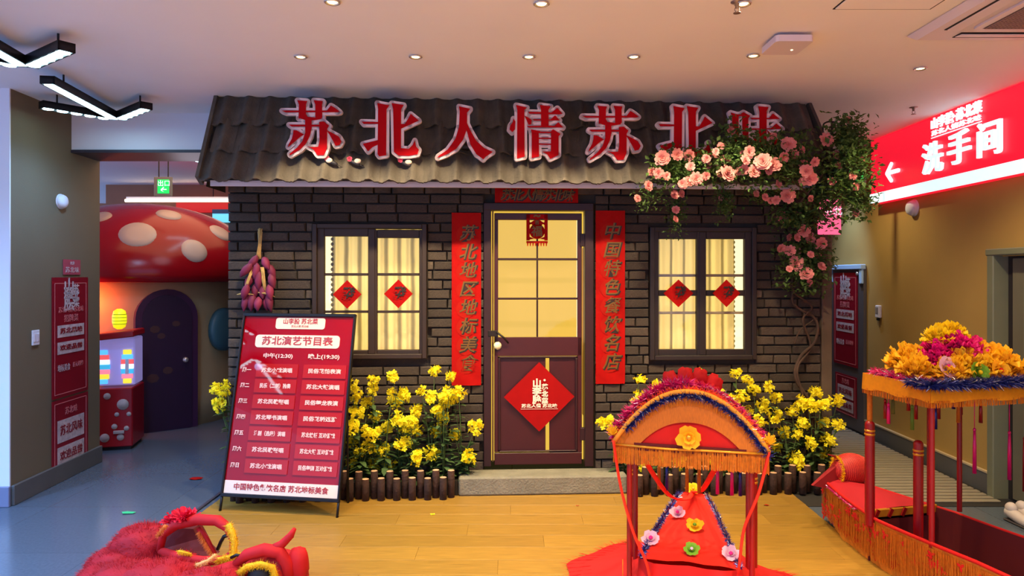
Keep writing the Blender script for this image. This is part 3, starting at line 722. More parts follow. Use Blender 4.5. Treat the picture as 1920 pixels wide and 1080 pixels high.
pots = [(-.05, .33, .9), (.05, .33, -.9), (-.085, .28, 1.2), (.085, .27, -.8), (-.02, .27, .2), (.10, .20, -.5), (-.075, .20, .6), (.0, .2, .1), (-.09, .12, .5), (-.03, .13, .0), (.03, .12, -.1), (.085, .12, -.3), (-.10, .05, .3), (-.05, .045, .15), (.0, .035, 0), (.05, .04, -.15), (.075, .05, -.3)]
ptm = []
for k in range(3):
    m_ = MB(); m_.tube([(0, 0, .062), (.002, 0, .055), (.004, 0, .035), (0, 0, 0), (-.003, 0, -.035), (0, 0, -.058), (.002, 0, -.07)], [.003, .011, .025, .031, .022, .009, .002], 10); ptm.append(m_.mesh('root', M_pot))
for i, (x, z, ry) in enumerate(pots): link_mesh('root', ptm[i % 3], bn, (x, -.02 - .02 * (i % 3), z), (rr.uniform(-.3, .3), ry * .6, 0), (1, 1, rr.uniform(.8, 1.15)))

# ================================================================ LITTLE BIRDS AND BLOSSOM ON THE ROOF
M_bird = mat('bird_black', rgb(36, 34, 40), .5); M_bw = mat('bird_white', rgb(232, 214, 190), .6); M_pink = mat('blossom_pink', rgb(222, 84, 110), .6)
def roof_at(px, py):
    # march along the view ray to the roof plane
    d = Vector(((px - CX) / F, 1, (HY - py) / F)); o = Vector((0, 0, HC)); p0 = HW(0, VE, ZE); nn = HU * 0 + HN * sn.y + Vector((0, 0, sn.z))
    t = (p0 - o).dot(nn) / d.dot(nn); return o + d * t + nn * .035
for (px, py, lab, flip) in ((762, 314, 'tiny black and white bird with pink blossom on the lit tiles', 1), (626, 311, 'tiny bird decoration on the roof under the first sign letter', -1), (668, 312, 'tiny dark bird perched on the tiles between two sign letters', 1)):
    p = roof_at(px, py); b = empty('roof_bird', p, TH_A, lab, 'bird figurine', 'birds on the roof tiles'); mm = Matrix.Rotation(.45, 3, 'Y')
    MB().ell((0, -.02, 0), (.042, .016, .016), M=mm).build('body', M_bird, b)
    MB().ell((.02 * flip, -.03, .012), (.024, .012, .018)).build('breast', M_bw, b)
    MB().tube([(.035, -.02, -.015), (.075, -.015, -.035)], [.008, .003], 6, flat=.4).build('tail', M_bird, b)
    mb = petal_ball(.02, [(0, 5, .3, 1, 1), (0, 5, .9, .7, .8)]); o = mb.build('blossom', M_pink, b, (-.035, -.03, .025))

# ================================================================ PROGRAMME BOARD
M_bf = mat('black_metal', rgb(30, 28, 30), .4, metal=.5); M_board = mat('red_print', rgb(150, 0, 16), .02, spec=.55); M_cell = mat('light_red_print', rgb(172, 26, 26), .03, spec=.55)
M_cpr = mat('cream_gloss', rgb(238, 214, 190), .08); M_rtxt = mat('red_ink', rgb(170, 40, 40), .5); M_ctxt = mat('pale_ink', rgb(246, 196, 178), .5)
bl0 = FL(411, 962); br0 = FL(634, 975); ax = (br0 - bl0); BW = ax.length; ba = atan2(ax.y, ax.x)
bd = empty('programme_board', (bl0 + br0) / 2 + Vector((0, 0, .014)), ba, 'tall glossy red programme board on a black easel frame', 'signboard')
tilt = .235; bh = 1.335; z0b = .115
def bt(x, s, n=0.0): return Vector((x, s * sin(tilt) - n * cos(tilt), s * cos(tilt) + n * sin(tilt)))   # along the board, n = proud of its face
MBM = Matrix.Rotation(-tilt, 3, 'X')
def bbox(name, x0, x1, s0_, s1_, n0, n1, m, bev=0.0, par=None):
    c = bt((x0 + x1) / 2, (s0_ + s1_) / 2, (n0 + n1) / 2); return MB().box(c, (abs(x1 - x0), abs(n1 - n0), abs(s1_ - s0_)), M=MBM, bev=bev).build(name, m, par or bd)
hw = BW / 2
bbox('panel', -hw + .01, hw - .01, z0b, bh, -.012, 0, M_board)
mb = MB()
for (x0, x1, s0_, s1_) in ((-hw, -hw + .014, z0b - .01, bh + .01), (hw - .014, hw, z0b - .01, bh + .01), (-hw, hw, bh - .004, bh + .018), (-hw, hw, z0b - .02, z0b + .002)):
    mb.box(bt((x0 + x1) / 2, (s0_ + s1_) / 2, 0), (x1 - x0, .03, s1_ - s0_), M=MBM, bev=.003)
mb.build('frame', M_bf, bd)
for sx in (-1, 1):
    MB().tube([bt(sx * (hw - .007), 0), bt(sx * (hw - .007), z0b)], .009, 8).build('front_leg', M_bf, bd)
    t_ = bt(sx * (hw - .05), bh * .8, -.02); MB().tube([t_, Vector((t_.x, t_.y + .02, 0))], .008, 8).build('rear_leg', M_bf, bd)
def rounded(x0, x1, s0_, s1_, r, n):
    pts = []
    for cx_, cs_, a0 in ((x1 - r, s1_ - r, 0), (x0 + r, s1_ - r, pi / 2), (x0 + r, s0_ + r, pi), (x1 - r, s0_ + r, 1.5 * pi)):
        for k in range(5): pts.append((cx_ + r * cos(a0 + pi / 2 * k / 4), cs_ + r * sin(a0 + pi / 2 * k / 4)))
    return pts
def card(name, x0, x1, s0_, s1_, r, m, n=.003):
    mb = MB(); mb.prism(rounded(x0, x1, s0_, s1_, r, n), -n, 0, 0, lambda q: bt(q.x, q.z, -q.y)); return mb.build(name, m, bd)
def btext(name, s, x, sv, size, m, n=.0045, **k):
    return text(name, s, size, m, bd, bt(x, sv, n), (pi / 2 - tilt, 0, 0), ext=.0003, **k)
card('header_card', -.17, .20, bh - .092, bh - .012, .018, M_cpr)
btext('header_text', '山李脍 苏北菜', .015, bh - .040, .042, M_rtxt, bold=.0008); btext('header_text', '苏北人情 苏北味', .015, bh - .074, .018, M_rtxt)
card('title_card', -.31, .32, bh - .225, bh - .135, .025, M_cpr)
btext('title_text', '苏北演艺节目表', .005, bh - .181, .066, M_rtxt, bold=.0012, width=.53)
btext('column_heading', '中午(12:30)', -.125, bh - .285, .036, M_ctxt, bold=.001, width=.22); btext('column_heading', '晚上(19:30)', .215, bh - .285, .036, M_ctxt, bold=.001, width=.23)
days = '一二三四五六日'
shows = [('苏北小戏演唱', '民俗花船表演'), ('民乐（二胡）独奏', '苏北大鼓演唱'), ('苏北民歌联唱', '民俗舞龙表演'), ('苏北琴书演唱', '民俗花轿巡游'), ('淮剧（选段）演唱', '苏北快板 互动游戏'), ('苏北民歌联唱', '苏北大鼓 互动游戏'), ('苏北小戏演唱', '民俗舞狮 互动游戏')]
top = bh - .34; ph = (top - (z0b + .125)) / 7
for i in range(7):
    s1_ = top - i * ph; s0_ = s1_ - ph * .86; sm_ = (s0_ + s1_) / 2
    btext('day_name', '周' + days[i], -hw + .075, sm_, .034, M_ctxt, bold=.001)
    card('schedule_cell', -.275, .035, s0_, s1_, .004, M_cell, .006); card('schedule_cell', .075, hw - .035, s0_, s1_, .004, M_cell, .006)
    btext('show_name', shows[i][0], -.12, sm_, .034, M_ctxt, .0075, bold=.001, width=.23); btext('show_name', shows[i][1], (.075 + hw - .035) / 2, sm_, .034, M_ctxt, .0075, bold=.001, width=.24)
card('footer_card', -hw + .016, hw - .016, z0b + .004, z0b + .088, .004, M_cpr)
btext('footer_text', '中国特色餐饮名店 苏北地标美食', 0, z0b + .046, .046, M_rtxt, bold=.001, width=BW * .8)

# ================================================================ LOG EDGING, SOIL, RAPESEED PLANTS
M_bark = mat('log_bark', rgb(56, 32, 20), .85, var=.35, nscale=20, bump=.7, bscale=50, rnd=.2); M_cut = mat('log_cut', rgb(206, 160, 120), .7, rnd=.1)
def log_mesh(h, r=.0262):
    mb = MB(); mb.lathe((0, 0, 0), [(r * .98, 0), (r, h * .5), (r * .98, h - .003), (r * .9, h)], 12); me_mi = len(mb.f) - 1
    mb.mi[-1] = 1; mb.sm[-1] = False; mb.sm[-2] = False; return mb.mesh('log', [M_bark, M_cut])
LT = [log_mesh(.192 + k * .004) for k in range(2)]; LS = [log_mesh(.152 + k * .004) for k in range(2)]
VF = -.285
def edging(pa, pb, label, side=None):
    ua, ub = HP(pa, 940, VF)[0], HP(pb, 940, VF)[0]
    root = empty('log_edging', HW(ua, VF, .0), TH_A, label, 'log edging', 'log edgings of the flower beds'); u = 0; k = 0
    while u < ub - ua:
        tall = k % 2 == 0
        link_mesh('log', (LT if tall else LS)[k // 2 % 2], root, (u, .028 if tall else -.018, 0.016), (0, 0, k)); u += .0545; k += 1
    if side is not None:
        for j in range(4): link_mesh('log', (LT if j % 2 else LS)[0], root, (side - 0, .05 + j * .058, 0.016))
    sl = MB()
    nx, ny = 40, 6; vs = [( (ub - ua) * i / nx, .06 + (-VF - .10) * j / ny, .11 + .02 * noise.noise(Vector((i * .4, j * .8, pa)))) for j in range(ny + 1) for i in range(nx + 1)]
    sl.add(vs, [(j * (nx + 1) + i, j * (nx + 1) + i + 1, (j + 1) * (nx + 1) + i + 1, (j + 1) * (nx + 1) + i) for j in range(ny) for i in range(nx)], 0, True)
    sl.add([(0, .06, .0), (ub - ua, .06, 0), (ub - ua, .06, .12), (0, .06, .12)], [(0, 1, 2, 3)])
    tag(sl.build('soil', mat('dark_soil', rgb(38, 30, 22), 1), root), kind='stuff')
    return root
edging(436, 858, 'low palisade of brown logs left of the stone step'); edging(1184, 1552, 'low palisade of brown logs right of the stone step')

M_yel = cloth('rape_petal', rgb(255, 240, 26), .3, rnd=.12); M_gst = mat('stem_green', rgb(70, 92, 34), .7, var=.15); M_glf = cloth('rape_leaf', rgb(70, 96, 44), .25, rnd=.2)
M_centre = mat('rape_centre', rgb(200, 170, 20), .6)
def rape_cluster(k):
    rr = random.Random(k + 50); mb = MB()
    for i in range(44):
        d = Vector((rr.gauss(0, 1), rr.gauss(0, 1), rr.gauss(.3, .9))).normalized(); c = Vector((rr.gauss(0, .025), rr.gauss(0, .02), rr.gauss(0, .021))); c = c * min(1, .042 / max(c.length, 1e-4))
        a = d.orthogonal().normalized(); b = d.cross(a); w0 = rr.random() * 6
        for p in range(4):
            w = w0 + p * pi / 2 + rr.uniform(-.2, .2); e = a * cos(w) + b * sin(w); s = d.cross(e); L_ = rr.uniform(.015, .021)
            mb.add([c, c + e * L_ * .6 + s * L_ * .42 + d * .002, c + e * L_ + d * .004, c + e * L_ * .6 - s * L_ * .42 + d * .002], [(0, 1, 2, 3)])
    return mb.mesh('blossom_cluster', M_yel)
RCM = [rape_cluster(k) for k in range(5)]
ORD = ['leftmost', 'second from the left', 'third from the left', 'fourth from the left', 'fifth from the left', 'sixth from the left', 'seventh from the left', 'eighth from the left', 'ninth from the left', 'tenth from the left', 'eleventh from the left', 'twelfth from the left', 'rightmost']
def rape_plant(u, v, label, tips, seed):
    rr = random.Random(seed); root = empty('rapeseed_plant', HW(u, v, .10), TH_A, label, 'flowering plant', 'yellow rapeseed plants in the beds')
    st_ = MB(); lf = MB()
    for (tx, tz, tv) in tips:
        e = Vector((tx - u, tv - v, tz - .10)); m_ = Vector((e.x * .35, e.y * .3, e.z * .55)); st_.tube([(0, 0, 0), m_ * .6 + Vector((0, 0, .02)), m_, e], [.005, .004, .0035, .002], 5)
        link_mesh('blossom_cluster', RCM[rr.randrange(5)], root, e, (rr.uniform(-.4, .4), rr.uniform(-.4, .4), rr.random() * 6), tuple(rr.uniform(.75, 1.25) * (1.12 if tz < .75 else .88) for _ in range(3)))
        for q in range(20):
            t = rr.uniform(.05, .85); c = m_ * (t / .5) if t < .5 else m_.lerp(e, (t - .5) * 2); an = rr.random() * 6.3; L_ = rr.uniform(.05, .11) * (1.2 - t * .6)
            o = Vector((cos(an), sin(an) * .5 - .2, rr.uniform(-.1, .6))).normalized(); s = o.cross(Vector((0, 0, 1))).normalized(); w = L_ * .2; dn = Vector((0, 0, -.25 * L_))
            lf.add([c, c + o * L_ * .4 + s * w, c + o * L_ * .4 - s * w, c + o * L_ * .75 + s * w * .8 + dn * .4, c + o * L_ * .75 - s * w * .8 + dn * .4, c + o * L_ + dn], [(0, 1, 2), (1, 3, 4, 2), (3, 5, 4)])
    st_.build('stems', M_gst, root); tag(lf.build('leaves', M_glf, root), kind='stuff')
# blossom heads as seen in the photograph, grouped into plants standing side by side
LEFTB = [(700,712),(738,706),(698,730),(735,735),(662,722),(668,742),(690,755),(758,740),(742,752),(668,775),(705,780),(745,785),(770,790),(662,800),(690,808),(728,800),(757,800),(780,805),(660,828),(700,815),(755,832),(715,845),(662,862),(703,870),(730,868),(782,858),(810,850),(815,695),(845,705),(790,732),(810,745),(832,738),(850,742),(836,755),(780,770),(820,770),(830,785),(860,735),(818,808),(852,815),(892,800),(877,857),(675,845),(690,838)]
RIGHTB = [(1200,711),(1198,748),(1135,791),(1165,848),(1230,722),(1380,700),(1413,730),(1368,752),(1330,718),(1345,735),(1402,712),(1442,725),(1455,745),(1432,760),(1400,770),(1425,790),(1455,780),(1388,745),(1380,790),(1470,810),(1500,755),(1485,770),(1515,760),(1530,735),(1540,760),(1570,750),(1505,795),(1545,793),(1495,815),(1520,832),(1490,858),(1500,868),(1552,825),(1545,850),(1572,795),(1430,830),(1455,838),(1240,860),(1275,866),(1300,850),(1340,860),(1215,880),(1310,700),(1290,835),(1350,820)]
FARL = [(402,728),(418,735),(424,722),(410,758),(470,740),(560,700),(640,735)]
def bed(pts, n, where, seed, gname):
    rr = random.Random(seed); pl = {}
    for px, py in pts:
        v = rr.uniform(-.26, -.10) if py > 780 else rr.uniform(-.2, -.07); u, z = HP(px, py, v); pl.setdefault(0, []).append((u, z, v))
    allp = sorted(pl[0]); k = len(allp) / n; out = []
    for i in range(n):
        g = allp[int(i * k):int((i + 1) * k)]
        if not g: continue
        u = sum(a for a, _, _ in g) / len(g); out.append((u, g))
    for i, (u, g) in enumerate(out):
        u = u
        rape_plant(u, -.15 + .03 * (-1) ** i, f'yellow rapeseed plant, {ORD[i] if i < len(out) - 1 else "rightmost"} {where}', g, seed * 31 + i)
bed(LEFTB, 9, 'left of the stone step', 4, 'l')
bed(RIGHTB, 11, 'right of the stone step', 9, 'r')
# plants mostly behind the board
for i, (lo, lab) in enumerate(((FARL[:4], 'rapeseed plant peeping out left of the programme board'),)):
    g = []
    for px, py in lo:
        u, z = HP(px, py, -.12); g.append((u, z, -.12))
    rape_plant(HP(445, 800, -.12)[0], -.12, lab, g, 77)
# extra dark foliage low in the beds is part of the plants' leaves above

# ================================================================ CLIMBING ROSE
M_rose = cloth('rose_petal', rgb(234, 152, 146), .35, rnd=.12); M_rleaf = cloth('rose_leaf', rgb(74, 102, 42), .35, rnd=.1); M_branch = mat('vine_bark', rgb(66, 46, 34), .85, var=.3, nscale=15, bump=.5)
uR, zR = HP(1515, 760, -.06)
rs = empty('climbing_rose', HW(uR, -.06, .11), TH_A, 'climbing rose with pale pink blooms over the right roof corner', 'climbing plant')
def rl(px, py, v): u, z = HP(px, py, v); return Vector((u - uR, v + .06, z - .11))
br1 = MB()
def vine(pts, r0, r1, mb=br1, wob=.006):
    q = [rl(*p) for p in pts]; o = []
    for i in range(len(q) - 1):
        p0, p1, p2, p3 = q[max(i - 1, 0)], q[i], q[i + 1], q[min(i + 2, len(q) - 1)]
        for s in range(5):
            t = s / 5; o.append(.5 * ((2 * p1) + (p2 - p0) * t + (2 * p0 - 5 * p1 + 4 * p2 - p3) * t * t + (3 * p1 - p0 - 3 * p2 + p3) * t ** 3))
    o.append(q[-1]); mb.tube(o, [r0 + (r1 - r0) * i / (len(o) - 1) for i in range(len(o))], 7)
vine([(1532, 880, -.08), (1525, 770, -.08), (1492, 710, -.08), (1500, 670, -.07), (1528, 640, -.07), (1530, 600, -.06), (1488, 570, -.07), (1487, 530, -.08), (1475, 500, -.08)], .014, .009)
vine([(1540, 860, -.09), (1505, 740, -.09), (1495, 690, -.09), (1520, 650, -.06), (1505, 600, -.09), (1522, 575, -.07), (1485, 540, -.1), (1500, 480, -.1)], .010, .007)
vine([(1490, 645, -.07), (1500, 620, -.08), (1525, 600, -.07)], .006, .005)
vine([(1487, 520, -.09), (1510, 440, -.15), (1540, 400, -.3), (1570, 370, -.45), (1590, 330, -.55), (1580, 280, -.55)], .012, .008)
vine([(1540, 400, -.3), (1500, 350, -.52), (1440, 320, -.60), (1350, 310, -.62), (1260, 320, -.58)], .009, .004)
vine([(1560, 230, -.5), (1558, 300, -.5), (1540, 330, -.5), (1500, 380, -.45)], .008, .006)
br1.build('branches', M_branch, rs)
hk = MB(); vine([(1543, 245, -.48), (1545, 232, -.48), (1558, 228, -.48), (1575, 234, -.5), (1590, 250, -.52), (1600, 300, -.52)], .006, .006, hk); hk.build('iron_hook', mat('dark_iron', rgb(46, 38, 36), .5, metal=.6), rs)
RM = []
for k in range(4):
    m_ = petal_ball(1, [(.0, 3, .9, .30, .5), (.05, 5, .7, .42, .55), (.10, 7, .45, .55, .6), (.18, 8, .2, .62, .65), (.2, 9, -.05, .78, .6), (.1, 7, -.35, .7, .7)], seed=k + 3)
    RM.append(m_.mesh('rose_bloom', M_rose))
ROSES = [(1242,297,17),(1240,297,14),(1270,290,13),(1292,292,13),(1235,325,11),(1222,322,9),(1250,330,9),(1216,348,11),(1294,312,10),(1305,335,14),(1325,310,10),(1324,298,10),(1342,290,9),(1360,299,11),(1352,274,9),(1342,284,8),(1371,245,11),(1365,325,18),(1352,325,10),(1280,345,10),(1290,340,12),(1324,330,9),(1395,290,10),(1405,285,13),(1398,300,11),(1414,322,15),(1395,318,11),(1385,322,9),(1430,303,18),(1450,308,17),(1442,320,9),(1470,295,12),(1478,270,16),(1490,290,10),(1504,280,9),(1506,308,11),(1512,320,14),(1528,304,10),(1518,335,17),(1505,340,9),(1460,345,9),(1550,262,15),(1568,290,10),(1572,310,9),(1590,225,8),(1600,330,10),(1604,350,9),(1615,300,9),(1605,400,9),(1418,363,8),(1435,370,9),(1455,375,10),(1477,367,16),(1445,376,8),(1265,365,10),(1278,363,9),(1196,372,9),(1352,371,7),(1267,393,9),(1267,411,8),(1468,406,15),(1478,413,9),(1497,403,9),(1508,432,15),(1480,445,9),(1495,445,10),(1520,447,14),(1540,457,15),(1465,466,11),(1482,470,12),(1497,471,8),(1520,477,9),(1532,480,10),(1494,493,18),(1480,504,8),(1541,499,11),(1512,513,17),(1518,530,9),(1540,408,8),(1530,420,8),(1450,255,8),(1520,372,8),(1560,340,10)]
rr = random.Random(11)
def vfor(px, py):
    if px > 1545: return -.52 + rr.uniform(-.08, .08)
    if py > 395 and px > 1450: return -.15 + rr.uniform(-.06, .04)
    if py > 355: return -.40 + rr.uniform(-.1, .05)
    return -.60 + rr.uniform(-.10, .05)
for px, py, r in ROSES:
    v = vfor(px, py); q = rl(px, py, v - .03); s = r / 248 * .84
    link_mesh('rose_bloom', RM[rr.randrange(4)], rs, q, (rr.uniform(-.5, .3), rr.uniform(-.5, .5), rr.uniform(-.5, .5)), (s, s, s))
lf = MB()
def leafat(c, L_, rr):
    o = Vector((rr.gauss(0, 1), rr.gauss(-.3, .7), rr.gauss(0, .8))).normalized(); s = o.cross(Vector((rr.gauss(0, .4), rr.gauss(0, .4), 1))).normalized() * L_ * .32; up = s.cross(o).normalized() * L_ * .12
    lf.add([c, c + o * L_ * .45 + s + up, c + o * L_, c + o * L_ * .45 - s + up, c + o * L_ * .5], [(0, 1, 4), (1, 2, 4), (2, 3, 4), (3, 0, 4)])
def cloud(px0, py0, px1, py1, n, v0, v1, L_=.04):
    for _ in range(int(n * 1.9)):
        a, b = rr.gauss(0, .5), rr.gauss(0, .5); a = max(-1.15, min(1.15, a)); b = max(-1.15, min(1.15, b))
        px = (px0 + px1) / 2 + a * (px1 - px0) / 2; py = (py0 + py1) / 2 + b * (py1 - py0) / 2; leafat(rl(px, py, rr.uniform(v0, v1)), L_ * rr.uniform(.6, 1.2), rr)
cloud(1225, 280, 1340, 345, 620, -.66, -.48); cloud(1330, 250, 1460, 345, 800, -.70, -.48); cloud(1420, 255, 1540, 350, 560, -.68, -.48); cloud(1345, 225, 1400, 290, 90, -.6, -.5)
cloud(1190, 340, 1250, 390, 90, -.55, -.45, .03); cloud(1195, 365, 1225, 405, 30, -.5, -.4, .025); cloud(1545, 225, 1640, 400, 760, -.66, -.42, .045); cloud(1560, 225, 1620, 290, 330, -.6, -.45); cloud(1580, 340, 1640, 410, 160, -.6, -.45)
cloud(1250, 350, 1285, 440, 190, -.4, -.3, .03); cloud(1340, 340, 1374, 412, 190, -.45, -.35, .03); cloud(1400, 350, 1500, 385, 170, -.4, -.25, .035); cloud(1450, 385, 1555, 430, 460, -.3, -.1); cloud(1460, 430, 1558, 545, 820, -.22, -.08); cloud(1530, 380, 1580, 440, 40, -.4, -.2)
cloud(1500, 330, 1570, 400, 260, -.5, -.3)
tag(lf.build('leaves', M_rleaf, rs), kind='stuff')

# ================================================================ CEILING FITTINGS
M_lamp_on = mat('lamp_lens', rgb(255, 236, 190), .4, emit=rgb(255, 230, 170), es=6.0); M_ring = mat('chrome_ring', rgb(220, 210, 200), .25, metal=.7)
names = {0: 'leftmost', 1: 'second from the left', 2: 'middle', 3: 'fourth from the left', 4: 'rightmost'}
def downlight(x, y, label):
    o = empty('recessed_spotlight', (x, y, CEIL), 0, label, 'ceiling spotlight', 'recessed ceiling spotlights')
    MB().lathe((0, 0, 0), [(.032, -.001), (.040, -.008), (.034, -.012), (.027, -.006), (.026, -.001)], 20).build('trim_ring', M_ring, o)
    MB().lathe((0, 0, 0), [(.025, -.002), (.022, -.007), (.010, -.009)], 16).build('lens', M_lamp_on, o)
for i, (x, y) in enumerate(SPOT_FRONT): downlight(x, y, f'small recessed spotlight, {names[i]} of the five in the row nearest the roof')
for (x, y), l in zip(SPOT_NEAR, ('left', 'middle', 'right')): downlight(x, y, f'small recessed spotlight, {l} one of the three nearer the viewer')
downlight(2.55, 4.33, 'small recessed spotlight in front of the red lightbox sign')
M_tlens = mat('cool_lens', rgb(220, 245, 255), .4, emit=rgb(190, 240, 255), es=11.0)
def bar_fix(root, a, b, kind, w=.085, h=.05):
    a = Vector(a); b = Vector(b); d = (b - a); L_ = d.length; an = atan2(d.y, d.x); R_ = Matrix.Rotation(an, 3, 'Z'); c = (a + b) / 2
    sh = MB()
    sh.box(c + Vector((0, 0, h - .008)), (L_, w, .016), M=R_)
    for s in (-1, 1): sh.box(c + R_ @ Vector((0, s * (w / 2 - .005), h / 2)), (L_, .010, h), M=R_); sh.box(c + R_ @ Vector((s * (L_ / 2 - .004), 0, h / 2)), (.008, w, h), M=R_)
    arm = sh.build('arm_housing', M_bf, root)
    if kind == 'line': MB().box(c + Vector((0, 0, .004)), (L_ - .05, w - .022, .014), M=R_, bev=.004).build('diffuser', M_tlens, arm)
    else:
        n = 5
        for k in range(n):
            t = (k + .5) / n; p = a + d * t
            MB().lathe(p + Vector((0, 0, -.002)), [(.034, 0), (.036, .010), (.020, .03)], 14).build('lens', M_tlens, arm)
def y_fixture(v, a, b, c, label):
    root = empty('track_light', (v[0], v[1], CEIL - .115), 0, label, 'ceiling light', 'black three-armed ceiling lights')
    f = lambda p: (p[0] - v[0], p[1] - v[1], 0)
    def sh(p, q, t):   # start a little away from the joint
        p = Vector(p); q = Vector(q); return tuple(p + (q - p).normalized() * t)
    o = (0, 0, 0)
    bar_fix(root, sh(o, f(a), .03), f(a), 'line'); bar_fix(root, sh(o, f(b), .05), f(b), 'cells'); bar_fix(root, sh(o, f(c), .05), f(c), 'cells')
    for p in (f(a), f(b), f(c)): MB().cyl((p[0] * .8, p[1] * .8, 0.048), .006, .067, 8).build('hanger', M_bf, root)
y_fixture((-3.02, 5.30), (-2.87, 4.28), (-2.60, 4.93), (-3.33, 4.90), 'black three-armed ceiling light nearest the white beam')
y_fixture((-2.78, 3.97), (-2.60, 2.86), (-2.35, 3.66), (-3.02, 3.68), 'black three-armed ceiling light at the left edge of the photo')
y_fixture((-5.5, .45), (-6.2, -1.3), (-6.1, .05), (-5.65, -.5), 'black three-armed ceiling light behind the viewer, mirrored in the board')
y_fixture((-4.95, 1.9), (-5.3, 1.0), (-5.4, 1.6), (-4.9, 1.3), 'black three-armed ceiling light left of the viewer, mirrored at the board top')
y_fixture((-3.02, 7.45), (-2.87, 6.6), (-2.60, 7.05), (-3.33, 7.1), 'black three-armed ceiling light beyond the white beam')
M_acw = mat('ac_plastic', rgb(224, 214, 220), .4); M_dk = mat('dark_slot', rgb(34, 28, 28), .8)
ac = empty('air_conditioner', (2.14 + .475, 3.76 - .475, CEIL), 0, 'square white ceiling air conditioner cassette with brown grille', 'air conditioner')
mb = MB(); mb.add([(-.475, -.475, -.004), (.475, -.475, -.004), (.475, .475, -.004), (-.475, .475, -.004), (-.44, -.44, -.035), (.44, -.44, -.035), (.44, .44, -.035), (-.44, .44, -.035)], [(3, 2, 1, 0), (0, 1, 5, 4), (1, 2, 6, 5), (2, 3, 7, 6), (3, 0, 4, 7), (4, 5, 6, 7)])
mb.build('panel', M_acw, ac)
mb = MB(); mb.prism([(x, z) for x, z in rounded(-.27, .27, -.27, .27, .05, 0)], 0, .012, 0, lambda q: Vector((q.x, q.z, -.036 - q.y))); mb.build('intake_frame', M_acw, ac)
for k in range(4):
    R_ = Matrix.Rotation(k * pi / 2, 3, 'Z'); mb = MB(); mb.box(R_ @ Vector((0, .355, -.036)), (.56, .075, .004), M=R_); o = mb.build('slot', M_dk, ac)
    mb = MB(); mb.box(R_ @ Vector((0, .352, -.041)), (.55, .058, .005), M=R_ @ Matrix.Rotation(.12, 3, 'X'), bev=.002); mb.build('louvre', M_acw, ac)
g = MB(); g.box((0, 0, -.047), (.46, .46, .003)); gr = g.build('grille', mat('grille_brown', rgb(96, 74, 66), .6), ac)
g = MB()
for k in range(24): g.box((-.22 + k * .44 / 23, 0, -.050), (.005, .45, .004)); 
for k in range(24): g.box((0, -.22 + k * .44 / 23, -.051), (.45, .005, .004))
tag(g.build('grille_mesh', mat('grille_bar', rgb(150, 124, 112), .5), gr), kind='stuff')
ap = empty('access_panel', (1.80, 3.14, CEIL), 0, 'flush square access panel in the ceiling near the air conditioner', 'access panel')
mb = MB()
for s in (-1, 1): mb.box((s * .235, 0, -.001), (.006, .476, .004)); mb.box((0, s * .235, -.001), (.476, .006, .004))
mb.build('shadow_gap', M_dk, ap); MB().box((0, 0, -.003), (.46, .46, .005), bev=.002).build('panel', M_ceil, ap)
wf = empty('ceiling_sensor', (1.505, 3.80, CEIL - .018), 0, 'thin white square box on the ceiling between two spotlights', 'sensor box')
mb = MB(); mb.prism(rounded(-.10, .10, -.115, .115, .02, 0), 0, .035, 0, lambda q: Vector((q.x, q.z, -.035 + q.y * 1.0))); mb.build('cover', M_acw, wf)
MB().cyl((0, 0, -.001), .03, .02, 12).build('mount', M_dk, wf)
MB().cyl((.04, .03, -.037), .006, .003, 8).build('indicator', M_lamp_on, wf)
def sprinkler(px, py, label):
    p = FL(px, py, CEIL); y_ = (CEIL - HC) * F / (HY - py); x_ = (px - CX) / F * y_
    o = empty('sprinkler', (x_, y_, CEIL), 0, label, 'sprinkler', 'ceiling sprinklers'); mm = mat('brass_dull', rgb(150, 130, 120), .4, metal=.6)
    MB().lathe((0, 0, 0), [(.030, 0), (.030, -.003), (.012, -.006), (.008, -.03)], 14).build('rosette', mm, o)
    mb = MB(); mb.tube([(.008, 0, -.028), (.012, 0, -.04), (.002, 0, -.052)], .002, 5); mb.tube([(-.008, 0, -.028), (-.012, 0, -.04), (-.002, 0, -.052)], .002, 5)
    mb.lathe((0, 0, -.055), [(.018, 0), (.018, .002), (.004, .003)], 12); mb.build('deflector', mm, o)
sprinkler(1713, 201, 'sprinkler head on the ceiling left of the red lightbox'); sprinkler(1382, 3, 'sprinkler head at the top edge of the photo')

# ================================================================ RIGHT WALL FITTINGS
# lightbox
SF = .10
sa, za = RP(1632, 383, SF); sb, zb2 = RP(1632, 262, SF)
s_end = 0.9 - 4.87
M_red_em = mat('lightbox_red', rgb(230, 20, 40), .4, emit=rgb(244, 24, 52), es=.92); M_wh_em = mat('lightbox_white', rgb(230, 245, 250), .4, emit=rgb(216, 246, 252), es=1.0)
lb = rwall_frame('lightbox_sign', sa, 0, SF, label='long red lightbox sign with white characters and arrow on right wall', cat='lit sign')
Ls = sa - s_end; zt_ = CEIL - .012
MB().box((Ls / 2, SF / 2, (za + zt_) / 2), (Ls, SF - .01, zt_ - za), bev=.003).build('red_face', M_red_em, lb)
zst = RP(1632, 365, SF)[1]
MB().box((Ls / 2, .0, (za + zst) / 2), (Ls, .012, zst - za)).build('white_band', M_wh_em, lb)
def sg(px, py): s, z = RP(px, py, SF + .01); return sa - s, z
def sgtext(name, c, px0, px1, py, hgt, bold, m=None, depth=.02, sc=1.0):
    x0, _ = sg(px0, py); x1, z = sg(px1, py); x = (x0 + x1) / 2
    return text(name, c, hgt, m or M_wh_em, lb, (x, -.010, z), bold=bold, ext=depth, width=abs(x1 - x0) * sc)
def mid(px, py): x, z = sg(px, py); return x, z
